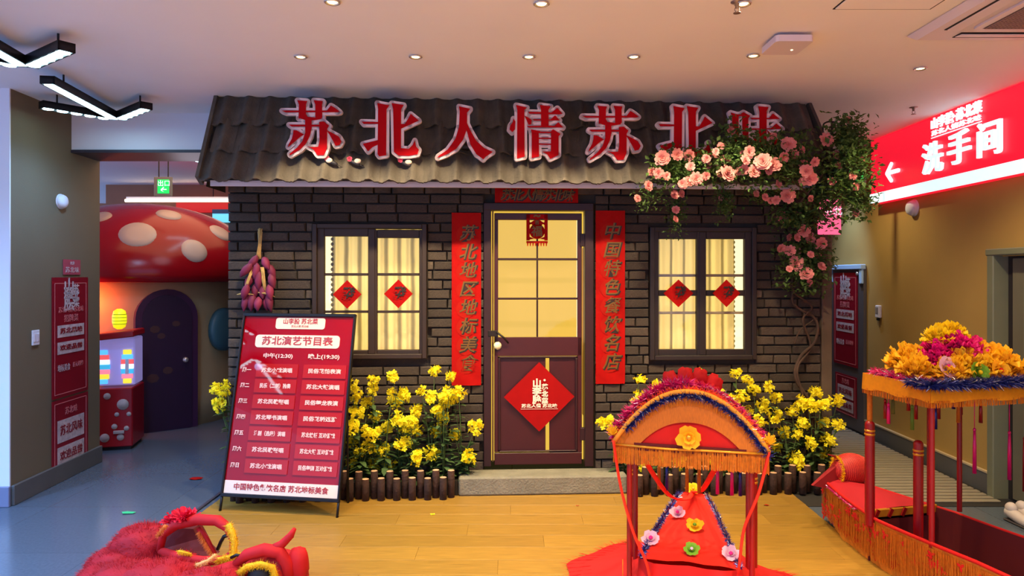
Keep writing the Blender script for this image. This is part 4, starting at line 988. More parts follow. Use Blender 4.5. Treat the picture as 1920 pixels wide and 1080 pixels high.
for c, pxa, pxb, pc_, pyc in (('洗', 1730, 1768, 1749, 300), ('手', 1778, 1820, 1799, 281), ('间', 1834, 1878, 1856, 264)):
    x0, _ = sg(pxa, pyc); x1, _ = sg(pxb, pyc); xm, z = sg(pc_, pyc)
    text('white_character', c, .265, M_wh_em, lb, ((x0 + x1) / 2, -.012, z), bold=.004, ext=.012, width=x1 - x0)
x0, _ = sg(1745, 215); x1, _ = sg(1840, 215); xm, z = sg(1797, 216); text('small_characters', '山李脍·苏北菜', .095, M_wh_em, lb, ((x0 + x1) / 2, -.008, z), bold=.0025, ext=.006, width=x1 - x0)
xm, z2 = sg(1797, 234); text('small_characters', '苏北人情苏北味', .045, M_wh_em, lb, ((x0 + x1) / 2, -.008, z2), bold=.001, ext=.004, width=(x1 - x0) * .98)
MB().box(((x0 + x1) / 2, -.006, z2 - .032), (x1 - x0, .003, .008)).build('underline', M_wh_em, lb)
ax0, zz = sg(1660, 326); ax1, _ = sg(1684, 326); w = ax1 - ax0; hh_ = .10
mb = MB()
def strk(p, q, t=.017):
    d = Vector((q[0] - p[0], q[1] - p[1])).normalized(); n_ = Vector((-d.y, d.x)) * t; capsule_outline(mb, [(p[0], p[1]), ((p[0] + q[0]) / 2, (p[1] + q[1]) / 2 + .001), (q[0], q[1])], t, -.012, 0, 8)
strk((ax0 + .02, zz), (ax1, zz)); strk((ax0 + .02, zz), (ax0 + w * .45, zz + hh_ * .75)); strk((ax0 + .02, zz), (ax0 + w * .45, zz - hh_ * .75)); mb.build('arrow', M_wh_em, lb)

M_poster = mat('poster_red', rgb(140, 16, 34), .35, var=.05); M_pwhite = mat('poster_pale', rgb(196, 178, 178), .5, var=.25, nscale=30); M_pline = mat('poster_line', rgb(214, 120, 120), .5)
def poster(root, w, z0, z1, kind, y=-.012, txt=True):
    MB().box((w / 2, y, (z0 + z1) / 2), (w, .006, z1 - z0)).build('sheet', M_poster, root); h = z1 - z0; f = y - .004
    mb = MB(); i = .06 * w
    for z in (z0 + .03 * h, z1 - .05 * h): mb.box((w / 2, f, z), (w - 2 * i, .002, .005))
    for x in (i, w - i): mb.box((x, f, (z0 + z1) / 2 - .01 * h), (.004, .002, .92 * h))
    mb.build('border_line', M_pline, root)
    blocks = [(.50, .60), (.36, .46)] if kind == 'tall' else [(.42, .72), (.10, .36)]
    for a, b in blocks:
        MB().box((w / 2, f - .001, z0 + h * (a + b) / 2), (w * .74, .002, h * (b - a))).build('photo_block', M_pwhite, root)
        text('block_text', '苏北风味' if a == blocks[0][0] else '欢迎品尝', h * (b - a) * .5, M_poster, root, (w / 2, f - .004, z0 + h * (a + b) / 2), bold=.001, width=w * .62)
    if kind == 'tall':
        for k, c in enumerate('山李脍'): text('title_character', c, w * .30, M_pwhite, root, (w * .44, f - .002, z0 + h * (.91 - k * .065)), bold=.003)
        for k, c in enumerate('苏北菜'): text('title_character', c, w * .18, M_pwhite, root, (w * .64, f - .002, z0 + h * (.89 - k * .055)), bold=.002)
        text('small_text', '苏北人情 苏北味', w * .1, M_pline, root, (w / 2, f - .002, z0 + h * .725), width=w * .7); text('small_text', '招牌菜', w * .13, M_pline, root, (w / 2, f - .002, z0 + h * .65), width=w * .4)
        text('small_text', '地标美食', w * .12, M_pwhite, root, (w * .3, f - .002, z0 + h * .24), width=w * .34); text('small_text', '匠心制作', w * .09, M_pline, root, (w * .7, f - .002, z0 + h * .25), width=w * .3)
    else: text('small_text', '苏北味', w * .13, M_pline, root, (w / 2, f - .002, z0 + h * .82), width=w * .34)
# framed poster door on the right wall
s0_, z0_ = RP(1559, 503, .03); s1_, _ = RP(1620, 496, .03)
zt0 = 1.70; wpf = s0_ - s1_
M_pf = mat('glow_tinted_metal', rgb(176, 212, 244), .5); M_pf2 = mat('grey_metal_panel', rgb(104, 98, 96), .45, metal=.3)  # pale frame metal with the blue glow at its top mixed into the colour
pf = rwall_frame('poster_cabinet', s0_, 0, .0, label='pale metal cabinet door with two red posters beside the house', cat='poster cabinet')
MB().box((wpf / 2, -.02, .86), (wpf, .03, 1.68)).build('metal_panel', M_pf2, pf)
mb = MB(); mb.box((wpf / 2, -.04, zt0 - .01), (wpf + .02, .05, .05), bev=.006); mb.box((.02, -.035, zt0 - .10), (.05, .04, .16), bev=.005); mb.box((wpf - .03, -.035, zt0 - .10), (.06, .04, .16), bev=.005); mb.build('top_rail', M_pf, pf)
MB().lathe((wpf - .09, -.05, zt0 - .08), [(.02, 0), (.02, -.012), (.01, -.016)], 12, axis='Y').build('knob', M_ring, pf)
e1 = empty('tall_poster', (.09, -.03, 0)); e1.parent = pf; poster(e1, wpf - .20, .66, 1.63, 'tall')
e2 = empty('small_poster', (.13, -.03, 0)); e2.parent = pf; poster(e2, wpf - .26, .14, .56, 'short')
# thermostat, dome, door frame, white door
s_, z_ = RP(1646, 584, .02); o = rwall_frame('wall_thermostat', s_, z_, 0, label='small white control box on the ochre wall', cat='wall control')
MB().box((0, -.015, 0), (.075, .03, .12), bev=.006).build('housing', M_white, o); MB().box((0, -.031, .01), (.05, .003, .06)).build('screen', mat('grey_screen', rgb(150, 140, 130), .4), o); MB().box((.0, -.018, -.075), (.035, .02, .025), bev=.004).build('knob', M_bf, o)
s_, z_ = RP(1708, 390, .03); o = rwall_frame('wall_speaker', s_, z_, 0, label='round white dome speaker under the red lightbox', cat='speaker')
MB().lathe((0, 0, 0), [(.065, -.0), (.065, -.03), (.055, -.05), (.025, -.062)], 20, axis='Y').build('dome', M_white, o); MB().lathe((0, 0, 0), [(.075, 0), (.075, -.008)], 20, axis='Y').build('back_plate', M_white, o)
M_df = mat('greenish_door_frame', rgb(122, 124, 98), .5, var=.05); M_dp = mat('grey_door_panel', rgb(112, 108, 88), .5, var=.05)
zd = RP(1868, 478, .05)[1]
dr = rwall_frame('door_2', SD, 0, 0, label='grey green panel door in the right wall, partly out of frame', cat='door', kind='structure')
mb = MB(); mb.box((.035, -.01, zd / 2), (.07, .12, zd), bev=.006); mb.box((1.17, -.01, zd / 2), (.07, .12, zd), bev=.006); mb.box((.60, -.012, zd + .02), (1.22, .13, .05), bev=.008); mb.build('door_frame', M_df, dr)
MB().box((.60, .05, zd / 2), (1.05, .03, zd - .02)).build('shadow_gap', M_dk, dr)
lf2 = MB().box((.62, .045, zd / 2), (.98, .04, zd - .05), bev=.004).build('door_leaf', M_dp, dr)
for z0, z1 in ((.18, .8), (.95, zd - .2)):
    mb = MB()
    for x0, x1, a, b in ((.25, 1.0, z0, z0 + .02), (.25, 1.0, z1 - .02, z1), (.25, .27, z0, z1), (.98, 1.0, z0, z1)): mb.box(((x0 + x1) / 2, .022, (a + b) / 2), (x1 - x0, .012, b - a), bev=.003)
    mb.build('panel_moulding', M_df, lf2)
# pink projecting sign at the house corner and exit sign in the passage
p = P(1555, 407, 5.15); o = empty('pink_sign', p, .05, 'small glowing pink sign behind the roses at the house corner', 'sign')
M_pk = mat('pink_lit', rgb(250, 110, 150), .5, emit=rgb(250, 104, 146), es=.9)
MB().box((0, 0, 0), (.17, .03, .26), bev=.006).build('pink_face', M_pk, o); text('lettering', '苏北', .07, M_wh_em, o, (.02, -.018, .04)); MB().tube([(-.08, 0, .11), (-.20, .0, .14)], .008, 6).build('bracket', M_bf, o)
M_green = mat('exit_green', rgb(20, 210, 90), .4, emit=rgb(24, 226, 96), es=.9); M_plate = mat('exit_plate', rgb(120, 120, 108), .4)
def exit_sign(px, py, y, w, h, label, rz=0.0):
    p = P(px, py, y); o = empty('exit_sign', p, rz, label, 'exit sign', 'green exit signs')
    MB().box((0, 0, 0), (w * 1.25, .02, h * 1.25), bev=.003).build('plate', M_plate, o); MB().box((w * .05, -.012, 0), (w * .8, .006, h * .9), bev=.002).build('green_panel', M_green, o)
    text('lettering', '出口', h * .42, M_wh_em, o, (w * .1, -.017, h * .18)); text('lettering', '←', h * .45, M_wh_em, o, (w * .1, -.017, -h * .2), bold=.002)
    MB().cyl((-w * .3, 0, h * .6), .006, CEIL - p.z - h * .6, 8).build('hanger', M_bf, o); MB().cyl((w * .35, 0, h * .6), .006, CEIL - p.z - h * .6, 8).build('hanger', M_bf, o)
exit_sign(306, 350, 7.2, .15, .16, 'green exit sign hanging in the passage left of the house'); exit_sign(1603, 330, 6.4, .16, .12, 'green exit sign hanging behind the rose foliage on the right')
# white shoes by the door
p = FL(1912, 985); M_shoe = mat('white_leather', rgb(214, 200, 190), .5); M_sole = mat('dark_sole', rgb(70, 62, 60), .7)
for k, dx in enumerate((0, .10)):
    o = empty('white_shoe', (p.x + dx * .9, p.y + k * .03, 0), 0.05, ('left' if k == 0 else 'right') + ' white shoe standing on the floor by the grey door', 'shoe', 'white shoes')
    mb = MB(); mb.tube([(0, -.10, .030), (0, -.07, .034), (0, -.02, .040), (0, .04, .052), (0, .09, .060), (0, .11, .055)], [.012, .030, .034, .036, .036, .02], 12, flat=1); mb.ell((0, .07, .085), (.032, .042, .04)); mb.build('upper', M_shoe, o)
    MB().box((0, .0, .008), (.066, .21, .016), bev=.006).build('sole', M_sole, o)

# ================================================================ LEFT WALL FITTINGS
def lw(name, px, py, **kw):
    # pixel on the left wall face
    d = Vector(((px - CX) / F, 1, (HY - py) / F)); nn = Vector((sin(la), -cos(la), 0)); t = (Vector((LA.x, LA.y, 0)) - Vector((0, 0, HC))).dot(nn) / d.dot(nn); q = Vector((0, 0, HC)) + d * t
    return q
def lwall(name, q, **kw):
    return empty(name, q, la, **kw)
q = lw('', 113, 378); o = lwall('wall_dome', q, label='round white dome on the olive left wall', cat='detector')
MB().lathe((0, 0, 0), [(.055, 0), (.055, -.02), (.045, -.038), (.02, -.046)], 20, axis='Y').build('dome', M_white, o); MB().lathe((0, 0, 0), [(.06, 0), (.06, -.006)], 20, axis='Y').build('back_plate', M_white, o)
q = lw('', 65, 633); o = lwall('light_switch', q, label='white wall switch left of the tall red poster', cat='switch')
MB().box((0, -.006, 0), (.08, .012, .11), bev=.003).build('plate', M_white, o)
for s in (-1, 1): MB().box((s * .018, -.014, 0), (.026, .006, .06), bev=.002).build('rocker', M_acw, o)
qa = lw('', 96, 700); qb = lw('', 163, 700); wv = Vector((qb.x - qa.x, qb.y - qa.y)).length
qt = lw('', 130, 520).z; qm = lw('', 130, 745).z; qn = lw('', 130, 880).z
o = lwall('tall_wall_poster', Vector((qa.x, qa.y, 0)), label='tall red poster with pale blocks on the olive left wall', cat='poster')
poster(o, wv, qm + .02, qt, 'tall', y=-.006); 
o2 = lwall('low_wall_poster', Vector((qa.x, qa.y, 0)), label='short red poster directly below the tall one, left wall', cat='poster')
poster(o2, wv, qn, qm + .005, 'short', y=-.006)
q0 = lw('', 117, 490); q1_ = lw('', 149, 515); ws = Vector((q1_.x - q0.x, q1_.y - q0.y)).length
o = lwall('small_wall_notice', Vector((q0.x, q0.y, q1_.z)), label='small pink notice above the tall red poster', cat='notice')
MB().box((ws / 2, -.006, .06), (ws, .004, .12)).build('sheet', mat('notice_pink', rgb(176, 70, 86), .5), o); text('lettering', '苏北味', .05, M_pwhite, o, (ws / 2, -.010, .035), width=ws * .8); text('lettering', '欢迎', .03, M_pwhite, o, (ws / 2, -.010, .09))

# ================================================================ MUSHROOM HOUSE
MC = Vector(((272 - 960) / F * 8.0, 8.0, 0)); MR = 1.30; Zr = 1.56; Ht = .815
M_cap = mat('glossy_red_cap', rgb(140, 6, 20), .22, spec=.4); M_dot = mat('cap_dot', rgb(176, 160, 150), .45); M_stem = mat('mushroom_stem', rgb(186, 160, 116), .7, var=.04)
mh = empty('mushroom_house', MC, 0, 'big red mushroom playhouse with pale dots and dark arched door', 'mushroom house')
prof = [(1.02, Zr + .02), (MR * .93, Zr - .03), (MR * .98, Zr - .02), (MR, Zr + .05)]
for k in range(1, 15):
    a = pi / 2 * k / 14; prof.append((max(.02, MR * cos(a)), Zr + .05 + Ht * sin(a)))
MB().lathe((0, 0, 0), prof, 56).build('cap', M_cap, mh)
MB().lathe((0, 0, 0), [(1.03, 0), (1.0, .3), (1.0, 1.2), (1.05, Zr + .03)], 48).build('stem', M_stem, mh)
def cap_point(px, py):
    d = Vector(((px - CX) / F, 1, (HY - py) / F)); o = Vector((0, 0, HC)); t = 5.0
    def inside(t):
        q = o + d * t - MC; h = (q.z - Zr - .05) / Ht
        if h > 1: return False
        if h < 0: return math.hypot(q.x, q.y) < MR
        a = math.asin(h); return math.hypot(q.x, q.y) < MR * cos(a)
    while t < 10 and not inside(t): t += .01
    return o + d * t - MC
for (px, py, rx) in ((258, 439, .175), (365, 470, .135), (317, 403, .13), (414, 437, .13), (188, 407, .11)):
    c = cap_point(px, py)
    def nrm(c): 
        q = Vector((c.x / MR ** 2, c.y / MR ** 2, (c.z - Zr - .05) / Ht ** 2)); return q.normalized()
    n_ = nrm(c); a = n_.cross(Vector((0, 0, 1))).normalized(); b = n_.cross(a); mb = MB(); vs = [c + n_ * .02]
    for rr_ in (.5, .92, 1.0):
        for k in range(24):
            q = c + (a * cos(2 * pi * k / 24) + b * sin(2 * pi * k / 24)) * rx * rr_
            h = max(0, min(.999, (q.z - Zr - .05) / Ht)); R2 = MR * cos(math.asin(h)); rr2 = math.hypot(q.x, q.y); s = R2 / rr2
            q2 = Vector((q.x * s, q.y * s, q.z)); vs.append(q2 + n_ * (.012 if rr_ < .95 else -.004))
    vs[0] = sum((vs[i] for i in range(1, 25)), Vector()) / 24 + n_ * .006
    fs = [(0, 1 + (k + 1) % 24, 1 + k) for k in range(24)] + [(1 + 24 * j + k, 1 + 24 * j + (k + 1) % 24, 25 + 24 * j + (k + 1) % 24, 25 + 24 * j + k) for j in range(2) for k in range(24)]
    mb.add(vs, fs, 0, True); mb.build('cap_dot', M_dot, mh)
M_purple = mat('purple_door', rgb(46, 16, 46), .45, var=.1); M_purf = mat('purple_frame', rgb(66, 24, 60), .45)
def on_stem(px): # angle on the stem seen at a pixel
    d = Vector(((px - CX) / F, 1)); t = 5
    while t < 9 and (Vector((d.x * t, t)) - Vector((MC.x, MC.y))).length > 1.0: t += .005
    q = Vector((d.x * t, t)) - Vector((MC.x, MC.y)); return q
qa = on_stem(250); qb = on_stem(366); wd = (qb - qa).length; qm_ = (qa + qb) / 2; ang = atan2(qb.y - qa.y, qb.x - qa.x)
dn = empty('arched_door', (qm_.x, qm_.y, 0), ang); dn.parent = mh
hD = 1.46
def arch(w, h, n=14): return [(-w / 2, 0), (w / 2, 0)] + [(w / 2 * cos(pi * k / n), h - w / 2 + w / 2 * sin(pi * k / n)) for k in range(n + 1)]
mb = MB(); mb.prism(arch(wd, hD), -.10, .03); mb.build('door_surround', M_purf, dn)
mb = MB(); mb.prism(arch(wd - .12, hD - .06), -.115, -.10); mb.build('door_leaf', M_purple, dn)
MB().ell((wd * .28, -.14, .72), (.03, .03, .03)).build('door_knob', M_ring, dn)
mb = MB()
for (x, z, r_) in ((-.12, 1.05, .05), (-.06, .98, .04), (-.14, .55, .06), (.0, .62, .05), (.08, 1.1, .04)): mb.prism([(x + r_ * cos(k), z + r_ * .8 * sin(k)) for k in [2 * pi * j / 7 for j in range(7)]], -.119, -.115)
tag(mb.build('painted_pattern', mat('purple_print', rgb(74, 40, 36), .6), dn), kind='stuff')
q = on_stem(416); MB().lathe((0, 0, 0), [(.24, 0), (.24, -.05), (.18, -.08)], 24, axis='Y').build('round_window', mat('teal_paint', rgb(66, 112, 126), .4), mh, (q.x * 1.0, q.y * 1.0, 1.0), (0, 0, atan2(q.y, q.x) + pi / 2))
light('warm_glow', 'POINT', (-4.30, 6.75, 1.36), 26, (1.0, .16, .03), shadow_soft_size=.08)
light('passage_light', 'AREA', (-3.2, 7.2, CEIL - .1), 22, (1.0, .52, .26), shape='RECTANGLE', size=1.5, size_y=2.2)
light('passage_lamp', 'POINT', (-2.9, 6.3, 2.3), 4, (.85, .85, 1.0), shadow_soft_size=.2)
# back strip light, red fascia, cyan panel
p = P(235, 376, 9.6); p2 = P(560, 376, 9.6)
o = empty('strip_light', ((p.x + p2.x) / 2, 9.6, p.z), 0, 'long warm white strip light behind the mushroom cap', 'strip light')
MB().tube([((p.x - p2.x) / 2, 0, 0), ((p2.x - p.x) / 2, 0, 0)], .022, 8).build('tube', mat('warm_tube', rgb(255, 235, 215), .4, emit=rgb(255, 226, 196), es=4.0), o); MB().box((0, .04, .03), ((p2.x - p.x), .04, .05)).build('batten', M_white, o)
for x_ in (-.8, 0, .8): MB().cyl((x_, .04, .05), .006, CEIL - p.z - .05, 6).build('hanger', M_bf, o)
p = P(330, 380, 9.8); p2 = P(560, 398, 9.8); o = empty('shop_fascia', ((p.x + p2.x) / 2, 9.85, p2.z), 0, 'red shop fascia seen above the mushroom cap', 'fascia board')
MB().box((0, 0, (p.z - p2.z) / 2), (p2.x - p.x, .1, p.z - p2.z)).build('board', mat('fascia_red', rgb(206, 24, 20), .5, emit=rgb(200, 22, 16), es=.5), o)
p = P(396, 400, 9.7); p2 = P(470, 416, 9.7); o = empty('blue_lit_panel', ((p.x + p2.x) / 2, 9.78, p2.z), 0, 'small cyan lit panel beside the house wall in the passage', 'lit panel')
MB().box((0, 0, (p.z - p2.z) / 2), (p2.x - p.x, .08, p.z - p2.z)).build('lit_face', mat('cyan_lit', rgb(120, 220, 245), .5, emit=rgb(110, 214, 245), es=.95), o); MB().box((0, 0, (p.z - p2.z) + .03), (p2.x - p.x, .1, .06)).build('housing', mat('teal_dark', rgb(60, 90, 130), .5), o)
# game machine
g0 = FL(206, 846); gm = empty('game_machine', (g0.x, g0.y + .22, 0), .25, 'red dotted game machine with rainbow lit window and yellow lamp', 'game machine')
zt1 = HC - (628 - HY) / F * g0.y
M_mred = mat('machine_red', rgb(150, 18, 26), .3); M_rain = None
MB().box((-.03, 0, .30), (.32, .40, .54), bev=.01).build('lower_cabinet', M_mred, gm)
for k, (x, z, r_) in enumerate(((-.08, .50, .03), (.05, .42, .05), (-.02, .22, .025), (.08, .2, .022), (.03, .12, .03), (.10, .33, .02), (-.1, .12, .04), (.0, .33, .02))):
    MB().lathe((x, -.202, z), [(r_, 0), (r_, -.004)], 14, axis='Y').build('pale_dot', M_dot, gm)
MB().box((.02, -.215, .17), (.09, .02, .03), bev=.004).build('coin_slot', M_ring, gm)
MB().box((-.03, 0, .015), (.28, .36, .03)).build('base', M_bf, gm)
MB().box((-.03, .05, .80), (.30, .28, .44), bev=.01).build('window_case', mat('lilac_lit', rgb(170, 160, 220), .4, emit=rgb(150, 140, 210), es=.45), gm)
cols = [rgb(90, 190, 235), rgb(240, 220, 60), rgb(240, 130, 150), rgb(60, 170, 210), rgb(230, 240, 240), rgb(230, 90, 90)]
for cx_, n_ in ((.06, 7), (-.14, 6)):
    for k in range(7):
        z = .62 + k * .045; hw_ = .055 * math.sqrt(max(.15, 1 - ((k - 3) / 3.9) ** 2)); col = cols[(k + n_) % 6]
        MB().box((cx_, -.10, z), (2 * hw_, .02, .043), bev=.004).build('rainbow_band', mat(f'rainbow_{(k + n_) % 6}', col, .4, emit=col, es=.95), gm)
    if cx_ > 0: MB().box((cx_, -.112, .755), (.03, .006, .14), bev=.003).build('dial_slot', M_white, gm)
MB().box((-.03, 0, 1.05), (.34, .38, .06), M=Matrix.Rotation(-.1, 3, 'Y'), bev=.01).build('roof_board', M_mred, gm)
o = MB(); o.lathe((-.02, -.05, 1.10), [(.02, 0), (.05, .02), (.062, .07), (.062, .12), (.05, .17), (.02, .19)], 16); lamp = o.build('yellow_lamp', mat('lamp_yellow', rgb(230, 230, 30), .4, emit=rgb(228, 232, 24), es=.95), gm)
mb = MB()
for z in (.05, .08, .11, .14): mb.lathe((-.02, -.05, 1.10 + z), [(.0635, -.002), (.0635, .002)], 16)
mb.build('lamp_rib', mat('lamp_green', rgb(120, 150, 10), .5), lamp)
# scraps on the floor
def scrap(px, py, col, label, s=.05, z=0.001):
    p = FL(px, py, z); o = MB(); rr = random.Random(px); n = 9; o.add([(s * rr.uniform(.6, 1.3) * cos(2 * pi * k / n), s * .6 * rr.uniform(.6, 1.3) * sin(2 * pi * k / n), rr.uniform(0.001, .008)) for k in range(n)] + [(0, 0, .004)], [(k, (k + 1) % n, n) for k in range(n)])
    ob = o.build('paper_scrap', col, None, p); tag(ob, label, 'scrap', 'scraps on the floor')
scrap(240, 962, mat('green_scrap', rgb(50, 190, 120), .6), 'green leaf scrap on the grey floor', .045); scrap(366, 898, M_paper, 'red paper scrap on the grey floor left of the board', .07)
scrap(811, 965, M_yel, 'fallen yellow petal on the stage in front of the step', .022, .017); scrap(1436, 948, M_paper, 'small red scrap on the stage by the right log edging', .018, .017); scrap(1083, 949, M_paper, 'small red scrap on the stage before the step', .012, .017)

# ================================================================ FESTIVE CRAFT HELPERS
M_rcloth = cloth('red_satin', rgb(206, 12, 8), .2, var=.12, nscale=6); M_rpost = mat('red_lacquer', rgb(140, 6, 14), .35, var=.12, nscale=6); M_orange = cloth('gold_fringe', rgb(204, 116, 14), .3, var=.25, nscale=60)
M_goldt = mat('gold_trim', rgb(214, 150, 40), .35, metal=.5, var=.2); M_blue_t = mat('blue_tinsel', rgb(24, 36, 120), .3, metal=.4, spec=.8); M_pink_t = mat('magenta_tinsel', rgb(206, 20, 106), .35, metal=.2); M_sil = mat('silver_tinsel', rgb(225, 225, 240), .2, metal=.8)
M_fy = cloth('yellow_tulle', rgb(255, 222, 20), .4, rnd=.06); M_fo = cloth('amber_tulle', rgb(255, 204, 36), .4, rnd=.1); M_fp = cloth('pink_tulle', rgb(232, 26, 140), .35, rnd=.1); M_fw = cloth('white_petal', rgb(236, 190, 210), .3); M_fr = cloth('red_tulle', rgb(220, 8, 14), .35, rnd=.06); M_fg = cloth('green_petal', rgb(120, 176, 40), .3)
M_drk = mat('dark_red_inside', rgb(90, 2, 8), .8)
def path_pts(pts, n):
    pts = [Vector(p) for p in pts]; ls = [(pts[i + 1] - pts[i]).length for i in range(len(pts) - 1)]; T_ = sum(ls); out = []
    for k in range(n):
        d = T_ * (k + random.random()) / n; i = 0
        while i < len(ls) - 1 and d > ls[i]: d -= ls[i]; i += 1
        out.append(pts[i].lerp(pts[i + 1], min(1, d / ls[i])))
    return out
def tinsel(name, pts, r, n, m, parent, sil=True):
    mb = MB()
    for p in path_pts(pts, n):
        d = Vector((random.gauss(0, 1), random.gauss(0, 1), random.gauss(0, 1))).normalized(); a = d.orthogonal().normalized() * r * .10
        mb.add([p - a, p + a, p + d * r * random.uniform(.6, 1.15)], [(0, 1, 2)], 1 if sil and random.random() < .10 else 0)
    return tag(mb.build(name, [m, M_sil], parent), kind='stuff')
def fringe(name, pts, drop, n, m, parent, w=.004, sway=.004):
    mb = MB(); pts = [Vector(p) for p in pts]; ls = [(pts[i + 1] - pts[i]).length for i in range(len(pts) - 1)]; T_ = sum(ls)
    for i in range(len(pts) - 1):
        d = (pts[i + 1] - pts[i]); k = max(1, int(n * ls[i] / T_)); e = d.normalized() * w * .5; nn = d.cross(Vector((0, 0, 1))).normalized()
        for j in range(k):
            p = pts[i] + d * ((j + .5) / k) + nn * random.uniform(-sway, sway); dz = drop * random.uniform(.93, 1.03); q = p + Vector((random.uniform(-1, 1) * sway, random.uniform(-1, 1) * sway, -dz))
            mb.add([p - e, p + e, q + e, q - e], [(0, 1, 2, 3)])
    return tag(mb.build(name, m, parent), kind='stuff')
def tulle(name, c, r, m, parent, squash=.6, seed=0, k=130):
    rr = random.Random(seed); mb = MB()
    for i in range(k):
        w = rr.random() * 2 * pi; el = rr.uniform(.05, 1.4); d = Vector((cos(w) * cos(el), sin(w) * cos(el), sin(el) * squash)).normalized(); s = d.cross(Vector((0, 0, 1))); s = (s if s.length > .1 else Vector((1, 0, 0))).normalized()
        u = s.cross(d); L_ = r * rr.uniform(.75, 1.1); wd_ = r * .15; f = rr.uniform(-.14, .14) * r; b = Vector((0, 0, 0)); dd = Vector((d.x, d.y, d.z * 1.0))
        q = [b - s * wd_ * .2, b + s * wd_ * .2, dd * L_ * .65 + s * wd_ + u * f, dd * L_ * .65 + u * (.05 * r), dd * L_ * .65 - s * wd_ + u * f, dd * L_ + s * wd_ * .7 - u * f, dd * L_ * 1.05 + u * .08 * r, dd * L_ - s * wd_ * .7 - u * f]
        q = [Vector((p.x, p.y, p.z * squash * 1.4)) for p in q]
        mb.add(q, [(0, 1, 2, 3), (0, 3, 4), (3, 2, 5, 6), (4, 3, 6, 7)], 0, True)
    return mb.build(name, m, parent, c)
def flat_flower(name, c, r, m, mc, parent, rot=(0, 0, 0), n=6, seed=0):
    mb = petal_ball(r, [(.12, n, .25, .85, .85), (.05, n, .7, .55, .6)], seed=seed); o = mb.build(name, m, parent, c, rot); MB().ell((0, -r * .3, 0), (r * .2, r * .14, r * .2), 10, 6).build('flower_centre', mc, o); return o
def tassel(name, p, L_, m, parent):
    mb = MB(); p = Vector(p); mb.tube([p, p - Vector((0, 0, L_ * .45))], .0022, 5); q = p - Vector((0, 0, L_ * .45)); mb.ell(q, (.008, .008, .010), 8, 6); mb.tube([q, q - Vector((0, 0, L_ * .2)), q - Vector((0, 0, L_ * .55))], [.006, .009, .010], 7); return mb.build(name, m, parent)
def candle_post(x, y, z0, z1, r, parent):
    o = MB().cyl((x, y, z0), r, z1 - z0, 16).build('red_post', M_rpost, parent); mb = MB()
    for dz in (.035, .055): mb.lathe((x, y, z1 - dz), [(r * 1.02, -.006), (r * 1.12, 0), (r * 1.02, .006)], 16)
    mb.build('gold_ring', M_goldt, o); MB().ell((x, y, z1), (r, r, r * .8)).build('cap', M_rpost, o); return o

# ================================================================ CENTRE: SMALL CANOPIED DRY-LAND BOAT
fA = Vector((.27, .963, 0)); A2 = atan2(-.27, .963)
C0 = Vector((.86, 3.35, .016)); sb_ = empty('canopied_boat', C0, A2, 'small red dry-land boat prop with arched canopy and big red bow', 'festival boat')
R0 = Matrix.Rotation(-A2, 3, 'Z')
def loc(p): return R0 @ (Vector(p) - C0)
def lp(px, py, y): return loc(P(px, py, y))
# posts
HXp, HYp = .275, .145
zc = .80
for sx in (-1, 1):
    for sy in (-1, 1): MB().cyl((sx * HXp, sy * HYp, .02), .0125, zc - .02, 12).build('canopy_post', M_rpost, sb_)
    candle_post(sx * .298, .235, .10, .60, .026, sb_)
# arched canopy: cylindrical vault spanning x, running along y
def varc(t, r_=1.0): x = -.345 + .69 * t; return x, .775 + .255 * (1 - abs(2 * t - 1) ** 2.1) * r_
n = 24; mb = MB(); vs = []
for j, yy in enumerate((-.17, -.06, .06, .19)):
    for i in range(n + 1): x, z = varc(i / n); vs.append((x, yy, z + .02 + .006 * sin(i * 2.3 + j)))
mb.add(vs, [(j * (n + 1) + i, j * (n + 1) + i + 1, (j + 1) * (n + 1) + i + 1, (j + 1) * (n + 1) + i) for j in range(3) for i in range(n)], 0, True)
mb.add([(x, y, z - .012) for x, y, z in vs], [(j * (n + 1) + i, (j + 1) * (n + 1) + i, (j + 1) * (n + 1) + i + 1, j * (n + 1) + i + 1) for j in range(3) for i in range(n)], 0, True); mb.build('canopy_roof', M_rcloth, sb_)
for yy in (-.175, .195):
    mb = MB(); outer = [varc(i / n) for i in range(n + 1)]
    inner = [(-.235 + .47 * i / n, .785 + .125 * (1 - abs(2 * i / n - 1) ** 2.2)) for i in range(n + 1)]
    vs = [(x, yy, z + .01) for x, z in outer] + [(x, yy, z) for x, z in inner]
    mb.add(vs, [(i, n + 1 + i, n + 2 + i, i + 1) for i in range(n)]); mb.build('gable_band', mat('orange_gable', rgb(190, 102, 6), .6, var=.2, nscale=50, stretch=(8, 1, 1)), sb_)
    mb = MB(); mb.add([(0, yy + .01, .785)] + [(x, yy + .01, z) for x, z in inner], [(0, i + 2, i + 1) for i in range(n)]); mb.build('gable_panel', M_rcloth, sb_)
yy = -.178; mb = MB(); mb.box((0, yy + .006, .785), (.50, .01, .035)); mb.build('dark_valance', M_drk, sb_)
arcl = [(varc(i / n)[0], yy, varc(i / n)[1] + .012) for i in range(n + 1)]
fringe('gold_fringe', [(-.345, yy, .79), (.345, yy, .79)], .09, 260, M_orange, sb_); fringe('gold_fringe', [(-.345, yy, .79), (-.345, .19, .79)], .09, 120, M_orange, sb_); fringe('gold_fringe', [(.345, yy, .79), (.345, .19, .79)], .09, 120, M_orange, sb_); fringe('gold_fringe', [(-.345, .19, .79), (.345, .19, .79)], .09, 240, M_orange, sb_)
fringe('gold_fringe', arcl[1:-1], .055, 300, M_orange, sb_)
MB().tube([(-.345, yy - .005, .79), (-.1, yy - .005, .784), (.1, yy - .005, .788), (.345, yy - .005, .79)], .006, 6).build('gold_cord', M_goldt, sb_)
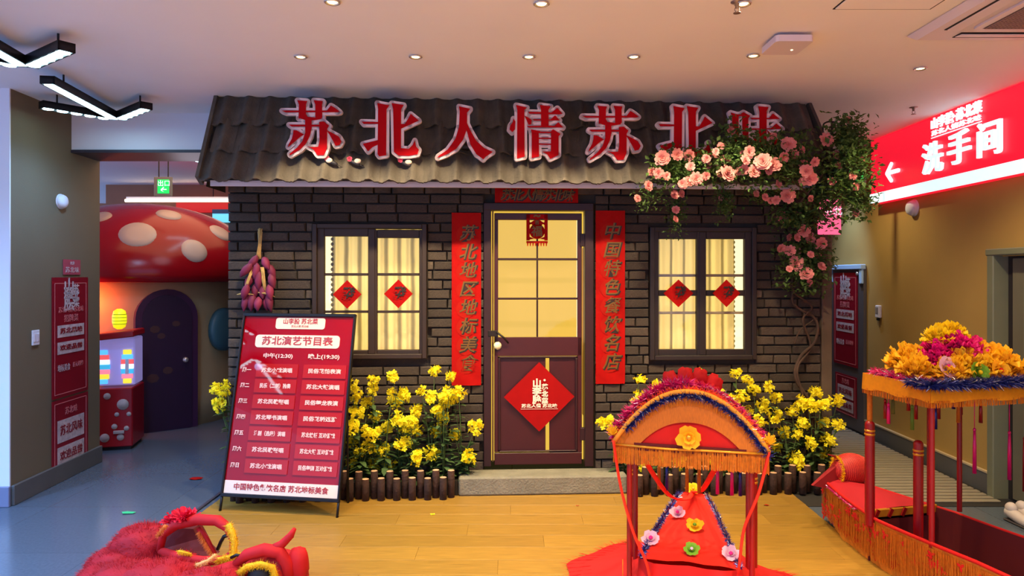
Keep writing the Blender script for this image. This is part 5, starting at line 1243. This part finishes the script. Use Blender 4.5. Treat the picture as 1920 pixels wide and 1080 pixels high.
MB().tube([Vector(p) + Vector((0, -.004, .012)) for p in arcl], .011, 7).build('gold_roll', cloth('peach_roll', rgb(248, 168, 50), .3), sb_)
tinsel('blue_tinsel', [Vector(p) + Vector((0, -.006, -.006)) for p in arcl[2:]], .036, 1500, M_blue_t, sb_); tinsel('pink_tinsel', [Vector(p) + Vector((0, .05, .035)) for p in arcl[:13]], .055, 1900, M_pink_t, sb_); tinsel('pink_tinsel', [Vector(p) + Vector((0, .08, .03)) for p in arcl[12:]], .035, 800, M_pink_t, sb_)
tinsel('orange_tinsel', [Vector(p) + Vector((0, .02, .02)) for p in arcl], .03, 900, cloth('orange_tinsel', rgb(250, 90, 30), .2), sb_, False)
# ridge bow
for (dx, dz, rx_, rz_, an_) in ((-.085, .055, .040, .050, -.5), (-.02, .075, .042, .048, -.1), (.045, .075, .040, .046, .2), (.105, .05, .044, .045, .7), (.02, .03, .07, .045, 0), (-.05, .02, .06, .04, .2), (.08, .015, .06, .04, -.3)):
    MB().ell((dx, -.03 - .02 * (dz < .04), 1.02 + dz), (rx_, .035, rz_), 18, 12, M=Matrix.Rotation(an_, 3, 'Y'), nz=.35, ns=4).build('bow_loop', M_fr, sb_)
mb = MB(); mb.tube([(-.11, -.05, 1.03), (-.04, -.075, 1.045), (.04, -.07, 1.03), (.13, -.04, 1.02)], [.02, .03, .03, .015], 10, flat=.6); mb.build('bow_knot', M_fr, sb_)
flat_flower('gold_flower', (.0, -.20, .85), .062, M_fo, M_goldt, sb_, seed=4)
for p_ in ((-.35, -.17, .83), (.35, -.17, .83)): tulle('corner_bobble', p_, .035, M_fo, sb_, 1.0, 7, 30)
# ribbons
M_rib2 = cloth('ribbon_red', rgb(250, 50, 24), .3)
def ribbon(name, pts, w, m, parent):
    q = [Vector(p) for p in pts]; o = []
    for i in range(len(q) - 1):
        p0, p1, p2, p3 = q[max(i - 1, 0)], q[i], q[i + 1], q[min(i + 2, len(q) - 1)]
        for s in range(6):
            t = s / 6; o.append(.5 * ((2 * p1) + (p2 - p0) * t + (2 * p0 - 5 * p1 + 4 * p2 - p3) * t * t + (3 * p1 - p0 - 3 * p2 + p3) * t ** 3))
    o.append(q[-1]); mb = MB(); mb.tube(o, w, 6, flat=.35); return mb.build(name, m, parent)
ribbon('red_ribbon', [(-.345, -.19, .81), (-.31, -.20, .60), (-.25, -.22, .40), (-.19, -.2, .25), (-.16, -.19, .08)], .019, M_rib2, sb_)
ribbon('red_ribbon', [(.345, -.18, .80), (.30, -.2, .62), (.24, -.18, .45), (.22, -.19, .3), (.215, -.17, .25)], .019, M_rib2, sb_)
ribbon('red_ribbon', [(-.22, -.16, .76), (-.18, .0, .62), (-.11, .3, .42), (-.03, .55, .33), (.0, .80, .30)], .016, M_rib2, sb_)
ribbon('red_ribbon', [(.14, -.16, .76), (.10, .1, .60), (.05, .5, .40), (.0, .80, .30)], .016, M_rib2, sb_)
# deck, narrowing to the prow
dk = [(-.24, -.10), (.23, -.06), (.13, .55), (.07, .82), (-.06, .82), (-.15, .5)]
mb = MB(); T_ = []
n1 = 14
def deck_pt(s, t):   # s across 0..1, t along 0..1
    y = -.12 + .96 * t; hw_ = .235 * (1 - t) ** .9 + .075 * t; return Vector(((2 * s - 1) * hw_, y, .235 + .035 * t + .012 * cos(pi * (2 * s - 1) * .5) + .003 * sin(s * 17 + t * 5)))
vs = [deck_pt(i / n1, j / n1) for j in range(n1 + 1) for i in range(n1 + 1)]
mb.add(vs, [(j * (n1 + 1) + i, j * (n1 + 1) + i + 1, (j + 1) * (n1 + 1) + i + 1, (j + 1) * (n1 + 1) + i) for j in range(n1) for i in range(n1)], 0, True); mb.build('deck_cloth', cloth('orange_red_satin', rgb(232, 34, 12), .2, var=.08), sb_)
# hull skirt flaring to the floor, with folds
ring = [deck_pt(0, j / 14) for j in range(15)] + [deck_pt(i / 6, 1) for i in range(1, 6)] + [deck_pt(1, 1 - j / 14) for j in range(15)] + [deck_pt(1 - i / 6, 0) + Vector((0, -.06, 0)) for i in range(1, 6)]
nr = len(ring); ringd = []
for i in range(nr):
    for s in range(4): ringd.append(ring[i].lerp(ring[(i + 1) % nr], s / 4))
cen = Vector((0, .25, 0)); mb = MB(); vs = []; N_ = len(ringd)
for j in range(9):
    t = j / 8
    for i, p in enumerate(ringd):
        d = Vector((p.x - cen.x, (p.y - cen.y) * .8, 0)).normalized(); an = atan2(d.y, d.x)
        sp = .05 + .10 * (noise.noise(Vector((cos(an) * 1.2, sin(an) * 1.2, 4))) + .5)
        if d.x < -.5 and p.y < .65: sp += .38 * max(0, 1 - abs(p.y - .26) * 2.4)
        if d.x > .3 and p.y < .35: sp += .80 * max(0, 1 - abs(p.y + .02) * 1.9)
        out = sp * t ** 2.1; fold = .012 * sin(i * .9 + noise.noise(Vector((i * .07, 0, 2))) * 5) * t
        z = p.z * (1 - t) ** 1.25 + .006 + (.010 + .016 * abs(sin(i * .55 + t * 3))) * (t > .45) * (1.1 - t)
        vs.append(p + d * (out + fold) + Vector((0, 0, z - p.z)))
mb.add(vs, [(j * N_ + i, j * N_ + (i + 1) % N_, (j + 1) * N_ + (i + 1) % N_, (j + 1) * N_ + i) for j in range(8) for i in range(N_)], 0, True); mb.build('skirt', M_rcloth, sb_)
fr_ = MB()
for k in range(1600):
    i = random.randrange(N_); p = Vector(vs[8 * N_ + i]).lerp(Vector(vs[7 * N_ + i]), random.random() * 1.2); d = Vector((p.x - cen.x, p.y - cen.y, 0)).normalized(); d.rotate(Euler((0, 0, random.uniform(-.3, .3)))); s = d.cross(Vector((0, 0, 1))) * .002
    p.z = max(p.z, .006); fr_.add([p - s, p + s, p + d * .06 + Vector((0, 0, random.uniform(-.002, .01)))], [(0, 1, 2)])
tag(fr_.build('skirt_fringe', M_rcloth, sb_), kind='stuff')
tinsel('blue_tinsel', [deck_pt(0.02, j / 8) + Vector((0, 0, .01)) for j in range(9)], .030, 1300, M_blue_t, sb_); tinsel('blue_tinsel', [deck_pt(.98, j / 8) + Vector((0, 0, .01)) for j in range(9)], .026, 1100, M_blue_t, sb_); tinsel('gold_tinsel', [deck_pt(.95, j / 8) + Vector((0.01, 0, .012)) for j in range(9)], .012, 400, M_orange, sb_, False)
for (s, t, r_, m, mc, sd_) in ((.5, .99, .048, M_fy, M_goldt, 1), (.55, .42, .048, M_fy, M_fg, 2), (.25, .58, .045, M_fw, M_fp, 3), (.04, .20, .05, M_fw, M_fp, 4), (.93, .12, .045, M_fw, M_fp, 5), (.52, .10, .04, M_fg, M_fw, 6)):
    flat_flower('deck_flower', deck_pt(s, t) + Vector((0, -.01, .022)), r_, m, mc, sb_, (-1.0, 0, 0), seed=sd_)
tassel('yellow_tassel', (-.30, -.2, .26), .3, M_orange, sb_)
for k, (x, m) in enumerate(((-.16, M_orange), (-.12, M_blue_t), (-.02, M_orange), (.04, M_orange), (.13, M_pink_t), (.2, M_pink_t), (.24, M_blue_t))): tassel('hanging_tassel', (x, .2, .74), .26, m, sb_)

# ================================================================ RIGHT: LARGE BOAT WITH FLAT CANOPY
A3 = radians(13); C1 = Vector((2.25, 3.62, 0)); rb_ = empty('flower_canopy_boat', C1, A3, 'large red and orange boat prop with flower-topped canopy on the right', 'festival boat')
R1 = Matrix.Rotation(-A3, 3, 'Z')
def l1(px, py, y): return R1 @ (P(px, py, y) - C1)
cx0, cx1, cy0, cy1 = -.27, .45, -.20, .26; zt = 1.055
M_val = cloth('amber_valance', rgb(240, 162, 10), .3, var=.1, nscale=60)
mb = MB(); mb.box(((cx0 + cx1) / 2, (cy0 + cy1) / 2, zt), (cx1 - cx0, cy1 - cy0, .02)); mb.build('canopy_top', M_rcloth, rb_)
mb = MB(); per = [(cx0, cy0), (cx1, cy0), (cx1, cy1), (cx0, cy1), (cx0, cy0)]; pp = []
for a, b in zip(per[:-1], per[1:]):
    for k in range(16): pp.append((a[0] + (b[0] - a[0]) * k / 16, a[1] + (b[1] - a[1]) * k / 16))
pp.append(per[0]); n = len(pp)
for off in (0, .004):
    vs = []
    for i, (x, y) in enumerate(pp):
        ox = .004 * sin(i * 1.1); sag = .006 * sin(i * .8) ; vs += [(x * (1 - off), y * (1 - off), zt + .012), (x * (1 + .01) + ox * .3, y * 1.01 + ox, zt - .072 - sag)]
    mb.add(vs, [(2 * i, 2 * i + 2, 2 * i + 3, 2 * i + 1) for i in range(n - 1)], 0, True)
mb.build('valance', M_val, rb_)
P3 = [Vector((x, y, zt - .065)) for x, y in pp]
fringe('valance_fringe', P3, .035, 700, M_orange, rb_)
tinsel('blue_tinsel', [(cx0 - .005, cy0 + .12, zt + .015), (cx0 - .005, cy0 - .01, zt + .015), (cx1, cy0 - .01, zt + .015)], .055, 4200, M_blue_t, rb_); tinsel('blue_tinsel', [(cx1, cy0, zt + .02), (cx1, cy1, zt + .02)], .04, 700, M_blue_t, rb_)
tinsel('pink_tinsel', [(cx0 + .02, cy1 - .05, zt + .03), (cx0 + .02, cy0, zt + .02)], .04, 1300, M_pink_t, rb_); tinsel('pink_tinsel', [(cx0 + .5, cy1, zt + .02), (cx1, cy1, zt + .05)], .05, 800, M_pink_t, rb_)
FLW = [(-.19, -.02, .03, .10, M_fo, 1), (-.12, .10, .05, .12, M_fo, 2), (-.06, -.10, .02, .10, M_fo, 3), (.05, -.06, .04, .12, M_fo, 4), (.17, -.06, .03, .12, M_fo, 5), (.28, -.04, .04, .13, M_fo, 6), (.34, .08, .04, .12, M_fo, 7), (.20, .10, .05, .12, M_fo, 8), (.05, .12, .05, .11, M_fo, 9),
       (-.02, .02, .10, .10, M_fp, 10), (.08, .0, .13, .11, M_fp, 11), (.17, .03, .11, .11, M_fp, 12), (.08, .06, .19, .10, M_fy, 13), (.02, .04, .18, .09, M_fy, 14), (.13, .05, .19, .08, M_fy, 15), (.24, .02, .09, .10, M_fo, 16), (-.09, .0, .07, .07, M_fp, 17), (.36, -.08, .02, .1, M_fo, 18)]
for x, y, z, r_, m, sd_ in FLW: tulle('tulle_flower', (x, y, zt + z), r_, m, rb_, .8, sd_, 150)
for (x, y, z, m, mc) in ((-.10, -.12, .085, M_fw, M_fp), (.06, -.15, .055, M_fg, M_fy), (.20, -.14, .06, M_fo, M_fr)): flat_flower('fabric_flower', (x, y, zt + z), .06, m, mc, rb_, (-.4, 0, 0), 8)
for (x, y, z0) in ((cx0 + .035, cy0 + .03, .05), (.10, .19, .28), (cx1 - .09, cy0 + .04, .05), (cx1 - .14, .20, .28)): MB().cyl((x, y, z0), .0135, zt - z0, 12).build('canopy_post', M_rpost, rb_)
MB().cyl((cx0 + .02, cy1 - .03, .78), .0135, zt - .78, 10).build('gold_post', M_orange, rb_)
candle_post(cx0 + .02, cy1 - .03, .24, .79, .025, rb_); candle_post(-.115, .04, .2, .72, .024, rb_)
# hull
def hull_ring(t):     # t 0 prow .. 1 stern ; returns centre x, half width, y, top z
    y = .92 - 1.75 * t; hw_ = .03 + .225 * min(1, (t / .42)) ** .7; cx_ = .01 + .0 * t; return cx_, hw_, y, .30 - .02 * sin(pi * min(1, t * 1.3)) - .03 * (t < .02)
M_hull = mat('hull_orange', rgb(226, 140, 30), .7, var=.3, nscale=25)
nt_ = 26
for sd_ in (-1, 1):
    mb = MB(); vs = []
    for i in range(nt_ + 1):
        cx_, hw_, y, z = hull_ring(i / nt_)
        for j in range(6): s = j / 5; vs.append((cx_ + sd_ * (hw_ * (1 - .10 * s) + .006 * sin(i * 1.7) * s), y - .13 * s * max(0, 1 - i / 5), z * (1 - s) + .0 * s + .002))
    fs = [(i * 6 + j, i * 6 + j + 1, (i + 1) * 6 + j + 1, (i + 1) * 6 + j) for i in range(nt_) for j in range(5)]
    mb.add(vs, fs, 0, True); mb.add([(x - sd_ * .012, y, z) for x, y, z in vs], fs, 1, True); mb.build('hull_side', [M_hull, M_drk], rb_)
    edge = [Vector((hull_ring(i / nt_)[0] + sd_ * hull_ring(i / nt_)[1], hull_ring(i / nt_)[2], hull_ring(i / nt_)[3])) for i in range(nt_ + 1)]
    MB().tube(edge, .010, 6).build('gunwale', M_rcloth, rb_)
    fringe('hull_fringe', [e + Vector((sd_ * .006, 0, -.02)) for e in edge], .20, 900, M_orange, rb_, .003, .006)
    if sd_ < 0:
        mbp = MB()
        rr = random.Random(4)
        for k in range(110):
            t = rr.uniform(.03, .95); cx_, hw_, y, z = hull_ring(t); zz = z * rr.uniform(.25, .86); an = rr.random() * 3; x = cx_ - hw_ * (1 - .1 * (1 - zz / z)) - .016; r_ = rr.uniform(.016, .030)
            pts = [(y + r_ * (1 + .7 * cos(3 * q)) * .6 * cos(q + an), zz + r_ * (1 + .7 * cos(3 * q)) * .6 * sin(q + an)) for q in [2 * pi * j / 12 for j in range(12)]]
            mbp.add([(x, a, b) for a, b in pts] + [(x + .002, a, b) for a, b in pts], [tuple(range(12)), tuple(range(12, 24))[::-1]] + [(j, (j + 1) % 12, 12 + (j + 1) % 12, 12 + j) for j in range(12)])
        tag(mbp.build('red_petal_pattern', M_rcloth, rb_), kind='stuff')
        tinsel('pink_tinsel', [(e.x - .01, e.y, e.z - .01) for e in edge[:9]], .020, 500, M_pink_t, rb_); tinsel('pink_tinsel', [(-.03, .93, .27), (-.035, .86, .14), (-.04, .80, .03)], .022, 300, M_pink_t, rb_)
# foredeck
mb = MB(); vs = []; n = 10; tb = .36
for i in range(n + 1):
    cx_, hw_, y, z = hull_ring(tb * i / n)
    for j in range(7): s = j / 6; vs.append((cx_ + (2 * s - 1) * hw_, y, z + .002 + .02 * sin(pi * s)))
mb.add(vs, [(i * 7 + j, i * 7 + j + 1, (i + 1) * 7 + j + 1, (i + 1) * 7 + j) for i in range(n) for j in range(6)], 0, True); mb.build('foredeck', mat('crimson_felt', rgb(176, 6, 26), .8, var=.06), rb_)
cx_, hw_, y, z = hull_ring(tb); cb = MB(); cb.box((cx_, y, z - .005), (hw_ * 2, .02, .045), bev=.004); cbo = cb.build('gold_crossbar', M_goldt, rb_)
for k in range(5): MB().box((cx_ - hw_ * .75 + k * hw_ * .38, y - .012, z - .005), (.02, .012, .05), M=Matrix.Rotation(.5, 3, 'Y')).build('red_band', M_rpost, cbo)
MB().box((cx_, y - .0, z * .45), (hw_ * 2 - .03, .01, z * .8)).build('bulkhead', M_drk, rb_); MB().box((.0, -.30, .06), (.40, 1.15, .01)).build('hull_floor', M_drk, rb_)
rr = random.Random(9); tcols = [M_pink_t, M_rpost, mat('olive_tassel', rgb(90, 100, 30), .7), mat('green_tassel', rgb(90, 130, 30), .7), M_rpost, M_rpost, M_blue_t, M_blue_t, M_rpost, M_orange, M_blue_t, M_rpost, M_rpost]
for k in range(13):
    m = tcols[k]; x = cx0 + .06 + k * .05; tassel('hanging_tassel', (x, cy1 - .04 if k % 3 else cy1 - .12, zt - .06), rr.uniform(.14, .24), m, rb_)
tassel('long_tassel', (.20, .0, zt - .08), .42, M_pink_t, rb_); tassel('long_tassel', (cx1 - .04, -.1, zt - .08), .5, M_rpost, rb_); tassel('long_tassel', (cx1 - .08, -.05, zt - .08), .45, M_pink_t, rb_)
for (x, y, z) in ((.36, -.36, .30), (.37, -.43, .27), (.35, -.47, .33)): flat_flower('sunflower', (x - .02, y, z), .05, M_fy, mat('brown_centre', rgb(110, 60, 20), .7), rb_, (-.6, 0, 0), 12)

# fish-shaped lantern on the prow
pm = P(1590, 880, 4.42); fl_ = empty('fish_lantern', pm + Vector((0, 0, -.10)), A3, 'red mesh fish-shaped lantern with pointed fins lying at the prow', 'fish lantern')
M_mesh = mat('red_mesh', rgb(176, 30, 26), .6, var=.35, nscale=160)
MB().ell((.02, 0, .10), (.13, .10, .10), 24, 14).build('mesh_body', M_mesh, fl_)
mb = MB()
for k in range(22):
    x = -.10 + .24 * k / 21; s = math.sqrt(max(0, 1 - ((x - .02) / .13) ** 2)); 
    if s > .1: mb.tube([(x, .10 * s * cos(w), .10 + .10 * s * sin(w)) for w in [2 * pi * j / 20 for j in range(21)]], .0012, 4, cap=False)
tag(mb.build('mesh_wires', mat('red_wire', rgb(226, 80, 50), .5), fl_), kind='stuff')
mb = MB(); mb.add([(-.10, -.02, .13), (-.27, -.02, .02), (-.14, -.03, -.01), (-.06, -.03, -.0), (-.10, .02, .13), (-.27, .0, .02), (-.14, .03, -.01), (-.06, .03, -.0)], [(0, 1, 2, 3), (7, 6, 5, 4), (0, 4, 5, 1), (1, 5, 6, 2), (3, 2, 6, 7), (0, 3, 7, 4)]); mb.build('tail_fin', mat('dark_red_felt', rgb(140, 12, 18), .8), fl_)
mb = MB(); mb.add([(-.15, -.01, .205), (-.08, -.01, .19), (-.07, -.01, .165), (-.15, .01, .205), (-.08, .01, .19), (-.07, .01, .165)], [(0, 1, 2), (5, 4, 3), (0, 3, 4, 1), (1, 4, 5, 2), (2, 5, 3, 0)]); mb.build('top_fin', MATS['dark_red_felt'], fl_)
mb = MB(); pr_ = [(-.085, .055 * cos(w) - .02, .10 + .085 * sin(w)) for w in [2 * pi * j / 20 for j in range(21)]]; mb.spikes(path_pts(pr_, 700), .028, .0018, lambda p: Vector((-.6, 0, 0)) + (p - Vector((-.085, -.02, .1))) * 4, jit=.5); tag(mb.build('yellow_fur', M_fy, fl_), kind='stuff')

# ================================================================ LION COSTUME HEAD, LOWER LEFT
LO = P(360, 1080, 3.62); LO.z = 0
ln_ = empty('lion_costume', LO, 0.0, 'red furry lion dance costume with yellow trim lying on the floor', 'lion costume')
M_fur = cloth('red_fur', rgb(180, 0, 20), .1, var=.2, nscale=10); M_furo = cloth('bright_red_plush', rgb(200, 6, 14), .15, var=.1); M_yfur = cloth('yellow_fur', rgb(242, 190, 14), .2, var=.2); M_ofur = cloth('orange_fur', rgb(236, 130, 50), .2)
def ll(px, py, y=3.62): return P(px, py, y) - LO
def furry(name, ells, m, parent, n, L_, ylift=0):
    mb = MB(); pts = []
    for c, r in ells: mb.ell(c, r, 22, 14, nz=.18, ns=3)
    o = mb.build(name, m, parent); f = MB(); tot = sum(r[0] * r[1] + r[1] * r[2] + r[0] * r[2] for _, r in ells)
    for c, r in ells:
        c = Vector(c); k = int(n * (r[0] * r[1] + r[1] * r[2] + r[0] * r[2]) / tot)
        for _ in range(k):
            d = Vector((random.gauss(0, 1), random.gauss(0, 1), random.gauss(0, 1))).normalized(); p = c + Vector((d.x * r[0], d.y * r[1], d.z * r[2])) * .97; q = (d + Vector((random.gauss(-.25, .3), random.gauss(-.1, .3), random.gauss(-.35, .3)))).normalized() * L_ * random.uniform(.6, 1.2); a = d.cross(q).normalized() * .0013 if d.cross(q).length > 1e-4 else Vector((.002, 0, 0))
            f.add([p - a, p + a, p + q], [(0, 1, 2)])
    tag(f.build('fur', m, o), kind='stuff'); return o
def bl_(px, y, ztop, rx, ry, rz): q = ll(px, 1000, y); return (Vector((q.x, q.y, ztop - rz)), (rx, ry, rz))
body = [bl_(268, 3.86, .215, .17, .15, .13), bl_(225, 3.78, .12, .17, .16, .10), bl_(195, 3.62, .09, .15, .15, .09), bl_(300, 3.46, .17, .22, .18, .13), bl_(385, 3.40, .15, .22, .16, .12), bl_(240, 3.50, .15, .2, .18, .12), bl_(340, 3.78, .10, .12, .08, .08)]
furry('body', body, M_fur, ln_, 26000, .032)
# open mouth: inner dark cavity and red hoop
mb = MB(); hoop = [ll(300, 1032, 3.7), ll(306, 1003, 3.7), ll(330, 984, 3.72), ll(370, 974, 3.72), ll(408, 976, 3.7), ll(428, 990, 3.68), ll(438, 1012, 3.66), ll(436, 1036, 3.64), ll(420, 1050, 3.62), ll(380, 1052, 3.6), ll(340, 1046, 3.62), ll(300, 1032, 3.7)]
mb.tube(hoop, [.02, .024, .03, .034, .032, .026, .022, .022, .024, .026, .026, .02], 10, flat=.9); mb.build('mouth_hoop', M_furo, ln_)
mb = MB(); cav = [ll(302, 1030, 3.78), ll(308, 1004, 3.80), ll(332, 990, 3.82), ll(362, 992, 3.84), ll(372, 1010, 3.84), ll(384, 1034, 3.80), ll(398, 1048, 3.76), ll(340, 1048, 3.76)]
cc = sum(cav, Vector()) / len(cav); vs = cav + [p * .0 + p + Vector((0, .10, 0)) for p in cav]; m_ = len(cav)
mb.add(vs, [tuple(range(m_))[::-1], tuple(range(m_, 2 * m_))] + [(i, (i + 1) % m_, m_ + (i + 1) % m_, m_ + i) for i in range(m_)]); mb.build('mouth_lining', M_drk, ln_)
MB().tube([ll(372, 990, 3.74), ll(386, 1012, 3.72), ll(402, 1040, 3.68)], [.014, .018, .014], 8).build('red_strut', M_furo, ln_)
f = MB(); f.spikes(path_pts([ll(374, 996, 3.70), ll(386, 1016, 3.69), ll(400, 1040, 3.66)], 500), .028, .0018, lambda p: Vector((-.3, -.6, -.6))); tag(f.build('orange_fur', M_ofur, ln_), kind='stuff')
def furband(name, pts, r, n, m, L_=.032):
    f = MB(); f.tube(pts, r * .55, 8); o = f.build(name, m, ln_); g = MB()
    g.spikes(path_pts(pts, n), L_, .0020, lambda p: Vector((0, -.35, -.2)), jit=.9); tag(g.build('fur', m, o), kind='stuff')
furband('yellow_fur_band', [ll(428, 984, 3.66), ll(436, 1000, 3.64), ll(440, 1020, 3.62), ll(438, 1040, 3.60), ll(425, 1052, 3.58)], .03, 1500, M_yfur)
furband('yellow_fur_band', [ll(452, 1040, 3.60), ll(430, 1046, 3.58), ll(408, 1050, 3.56)], .025, 900, M_yfur)
furband('pale_fur_band', [ll(405, 1040, 3.52), ll(390, 1052, 3.50), ll(368, 1060, 3.48)], .018, 500, cloth('peach_fur', rgb(250, 190, 110), .2), .02)
furband('yellow_fur_band', [ll(334, 1034, 3.60), ll(346, 1036, 3.6), ll(358, 1040, 3.6)], .014, 250, M_yfur, .02)
furband('orange_fur_band', [ll(312, 985, 3.66), ll(304, 994, 3.65), ll(297, 1004, 3.65)], .018, 350, M_ofur, .022)
MB().tube([ll(428, 1003, 3.68), ll(420, 1006, 3.68), ll(414, 1016, 3.69), ll(408, 1030, 3.7)], .010, 7).build('dark_wire', M_bf, ln_)
tulle('crest_pompom', ll(346, 972, 3.74), .075, cloth('crest_red', rgb(238, 24, 58), .3), ln_, .55, 8, 90); tulle('crest_pompom', ll(322, 978, 3.76), .06, MATS['crest_red'], ln_, .6, 9, 60)
# eye cluster on the right
eye = ll(490, 1076, 3.50)
mb = MB(); mb.ell(eye + Vector((.05, .07, -.02)), (.17, .09, .12), 22, 14, nz=.1); mb.build('cheek', M_furo, ln_)
mb = MB(); mb.tube([eye + Vector((-.13, 0, .05)), eye + Vector((-.07, -.01, .10)), eye + Vector((.02, -.01, .125)), eye + Vector((.09, -.0, .11)), eye + Vector((.13, .0, .05)), eye + Vector((.14, .0, -.04))], [.02, .03, .034, .034, .032, .025], 10); mb.build('brow', M_furo, ln_)
furband('yellow_fur_band', [eye + Vector((-.10, -.05, .02)), eye + Vector((-.05, -.055, .06)), eye + Vector((.02, -.06, .075)), eye + Vector((.075, -.05, .055)), eye + Vector((.09, -.05, 0)), eye + Vector((.08, -.05, -.06))], .026, 1700, M_yfur, .028)
ey = MB().ell(eye + Vector((0, -.02, .0)), (.062, .05, .062), 18, 12).build('eye_socket', mat('black_plush', rgb(16, 10, 10), .7), ln_)
MB().ell(eye + Vector((-.01, -.075, -.02)), (.026, .02, .026), 14, 10).build('eyeball', mat('white_ball', rgb(214, 196, 170), .4), ey)
MB().tube([eye + Vector((.05, .0, .12)), eye + Vector((.10, .01, .145)), eye + Vector((.145, .01, .19)), eye + Vector((.165, .01, .225))], [.026, .022, .018, .010], 10).build('horn', M_furo, ln_)
MB().ell(eye + Vector((.17, .04, .03)), (.06, .05, .09), 16, 10, nz=.2).build('ear', M_furo, ln_)
MB().tube([eye + Vector((-.15, -.01, .085)), eye + Vector((-.12, -.01, .10)), eye + Vector((-.10, -.01, .095))], .008, 6).build('dark_wire', M_bf, ln_)
for (dx, dz) in ((-.17, .0), (-.30, -.03), (-.26, .03)): MB().lathe(eye + Vector((dx, -.03, dz)), [(.022, 0), (.022, -.004)], 12, axis='Y').build('sequin', M_goldt, ln_)
mb = MB(); mb.tube([ll(455, 1060, 3.52), ll(430, 1068, 3.5), ll(400, 1078, 3.48)], [.035, .04, .04], 10); mb.build('nose_ridge', M_furo, ln_)
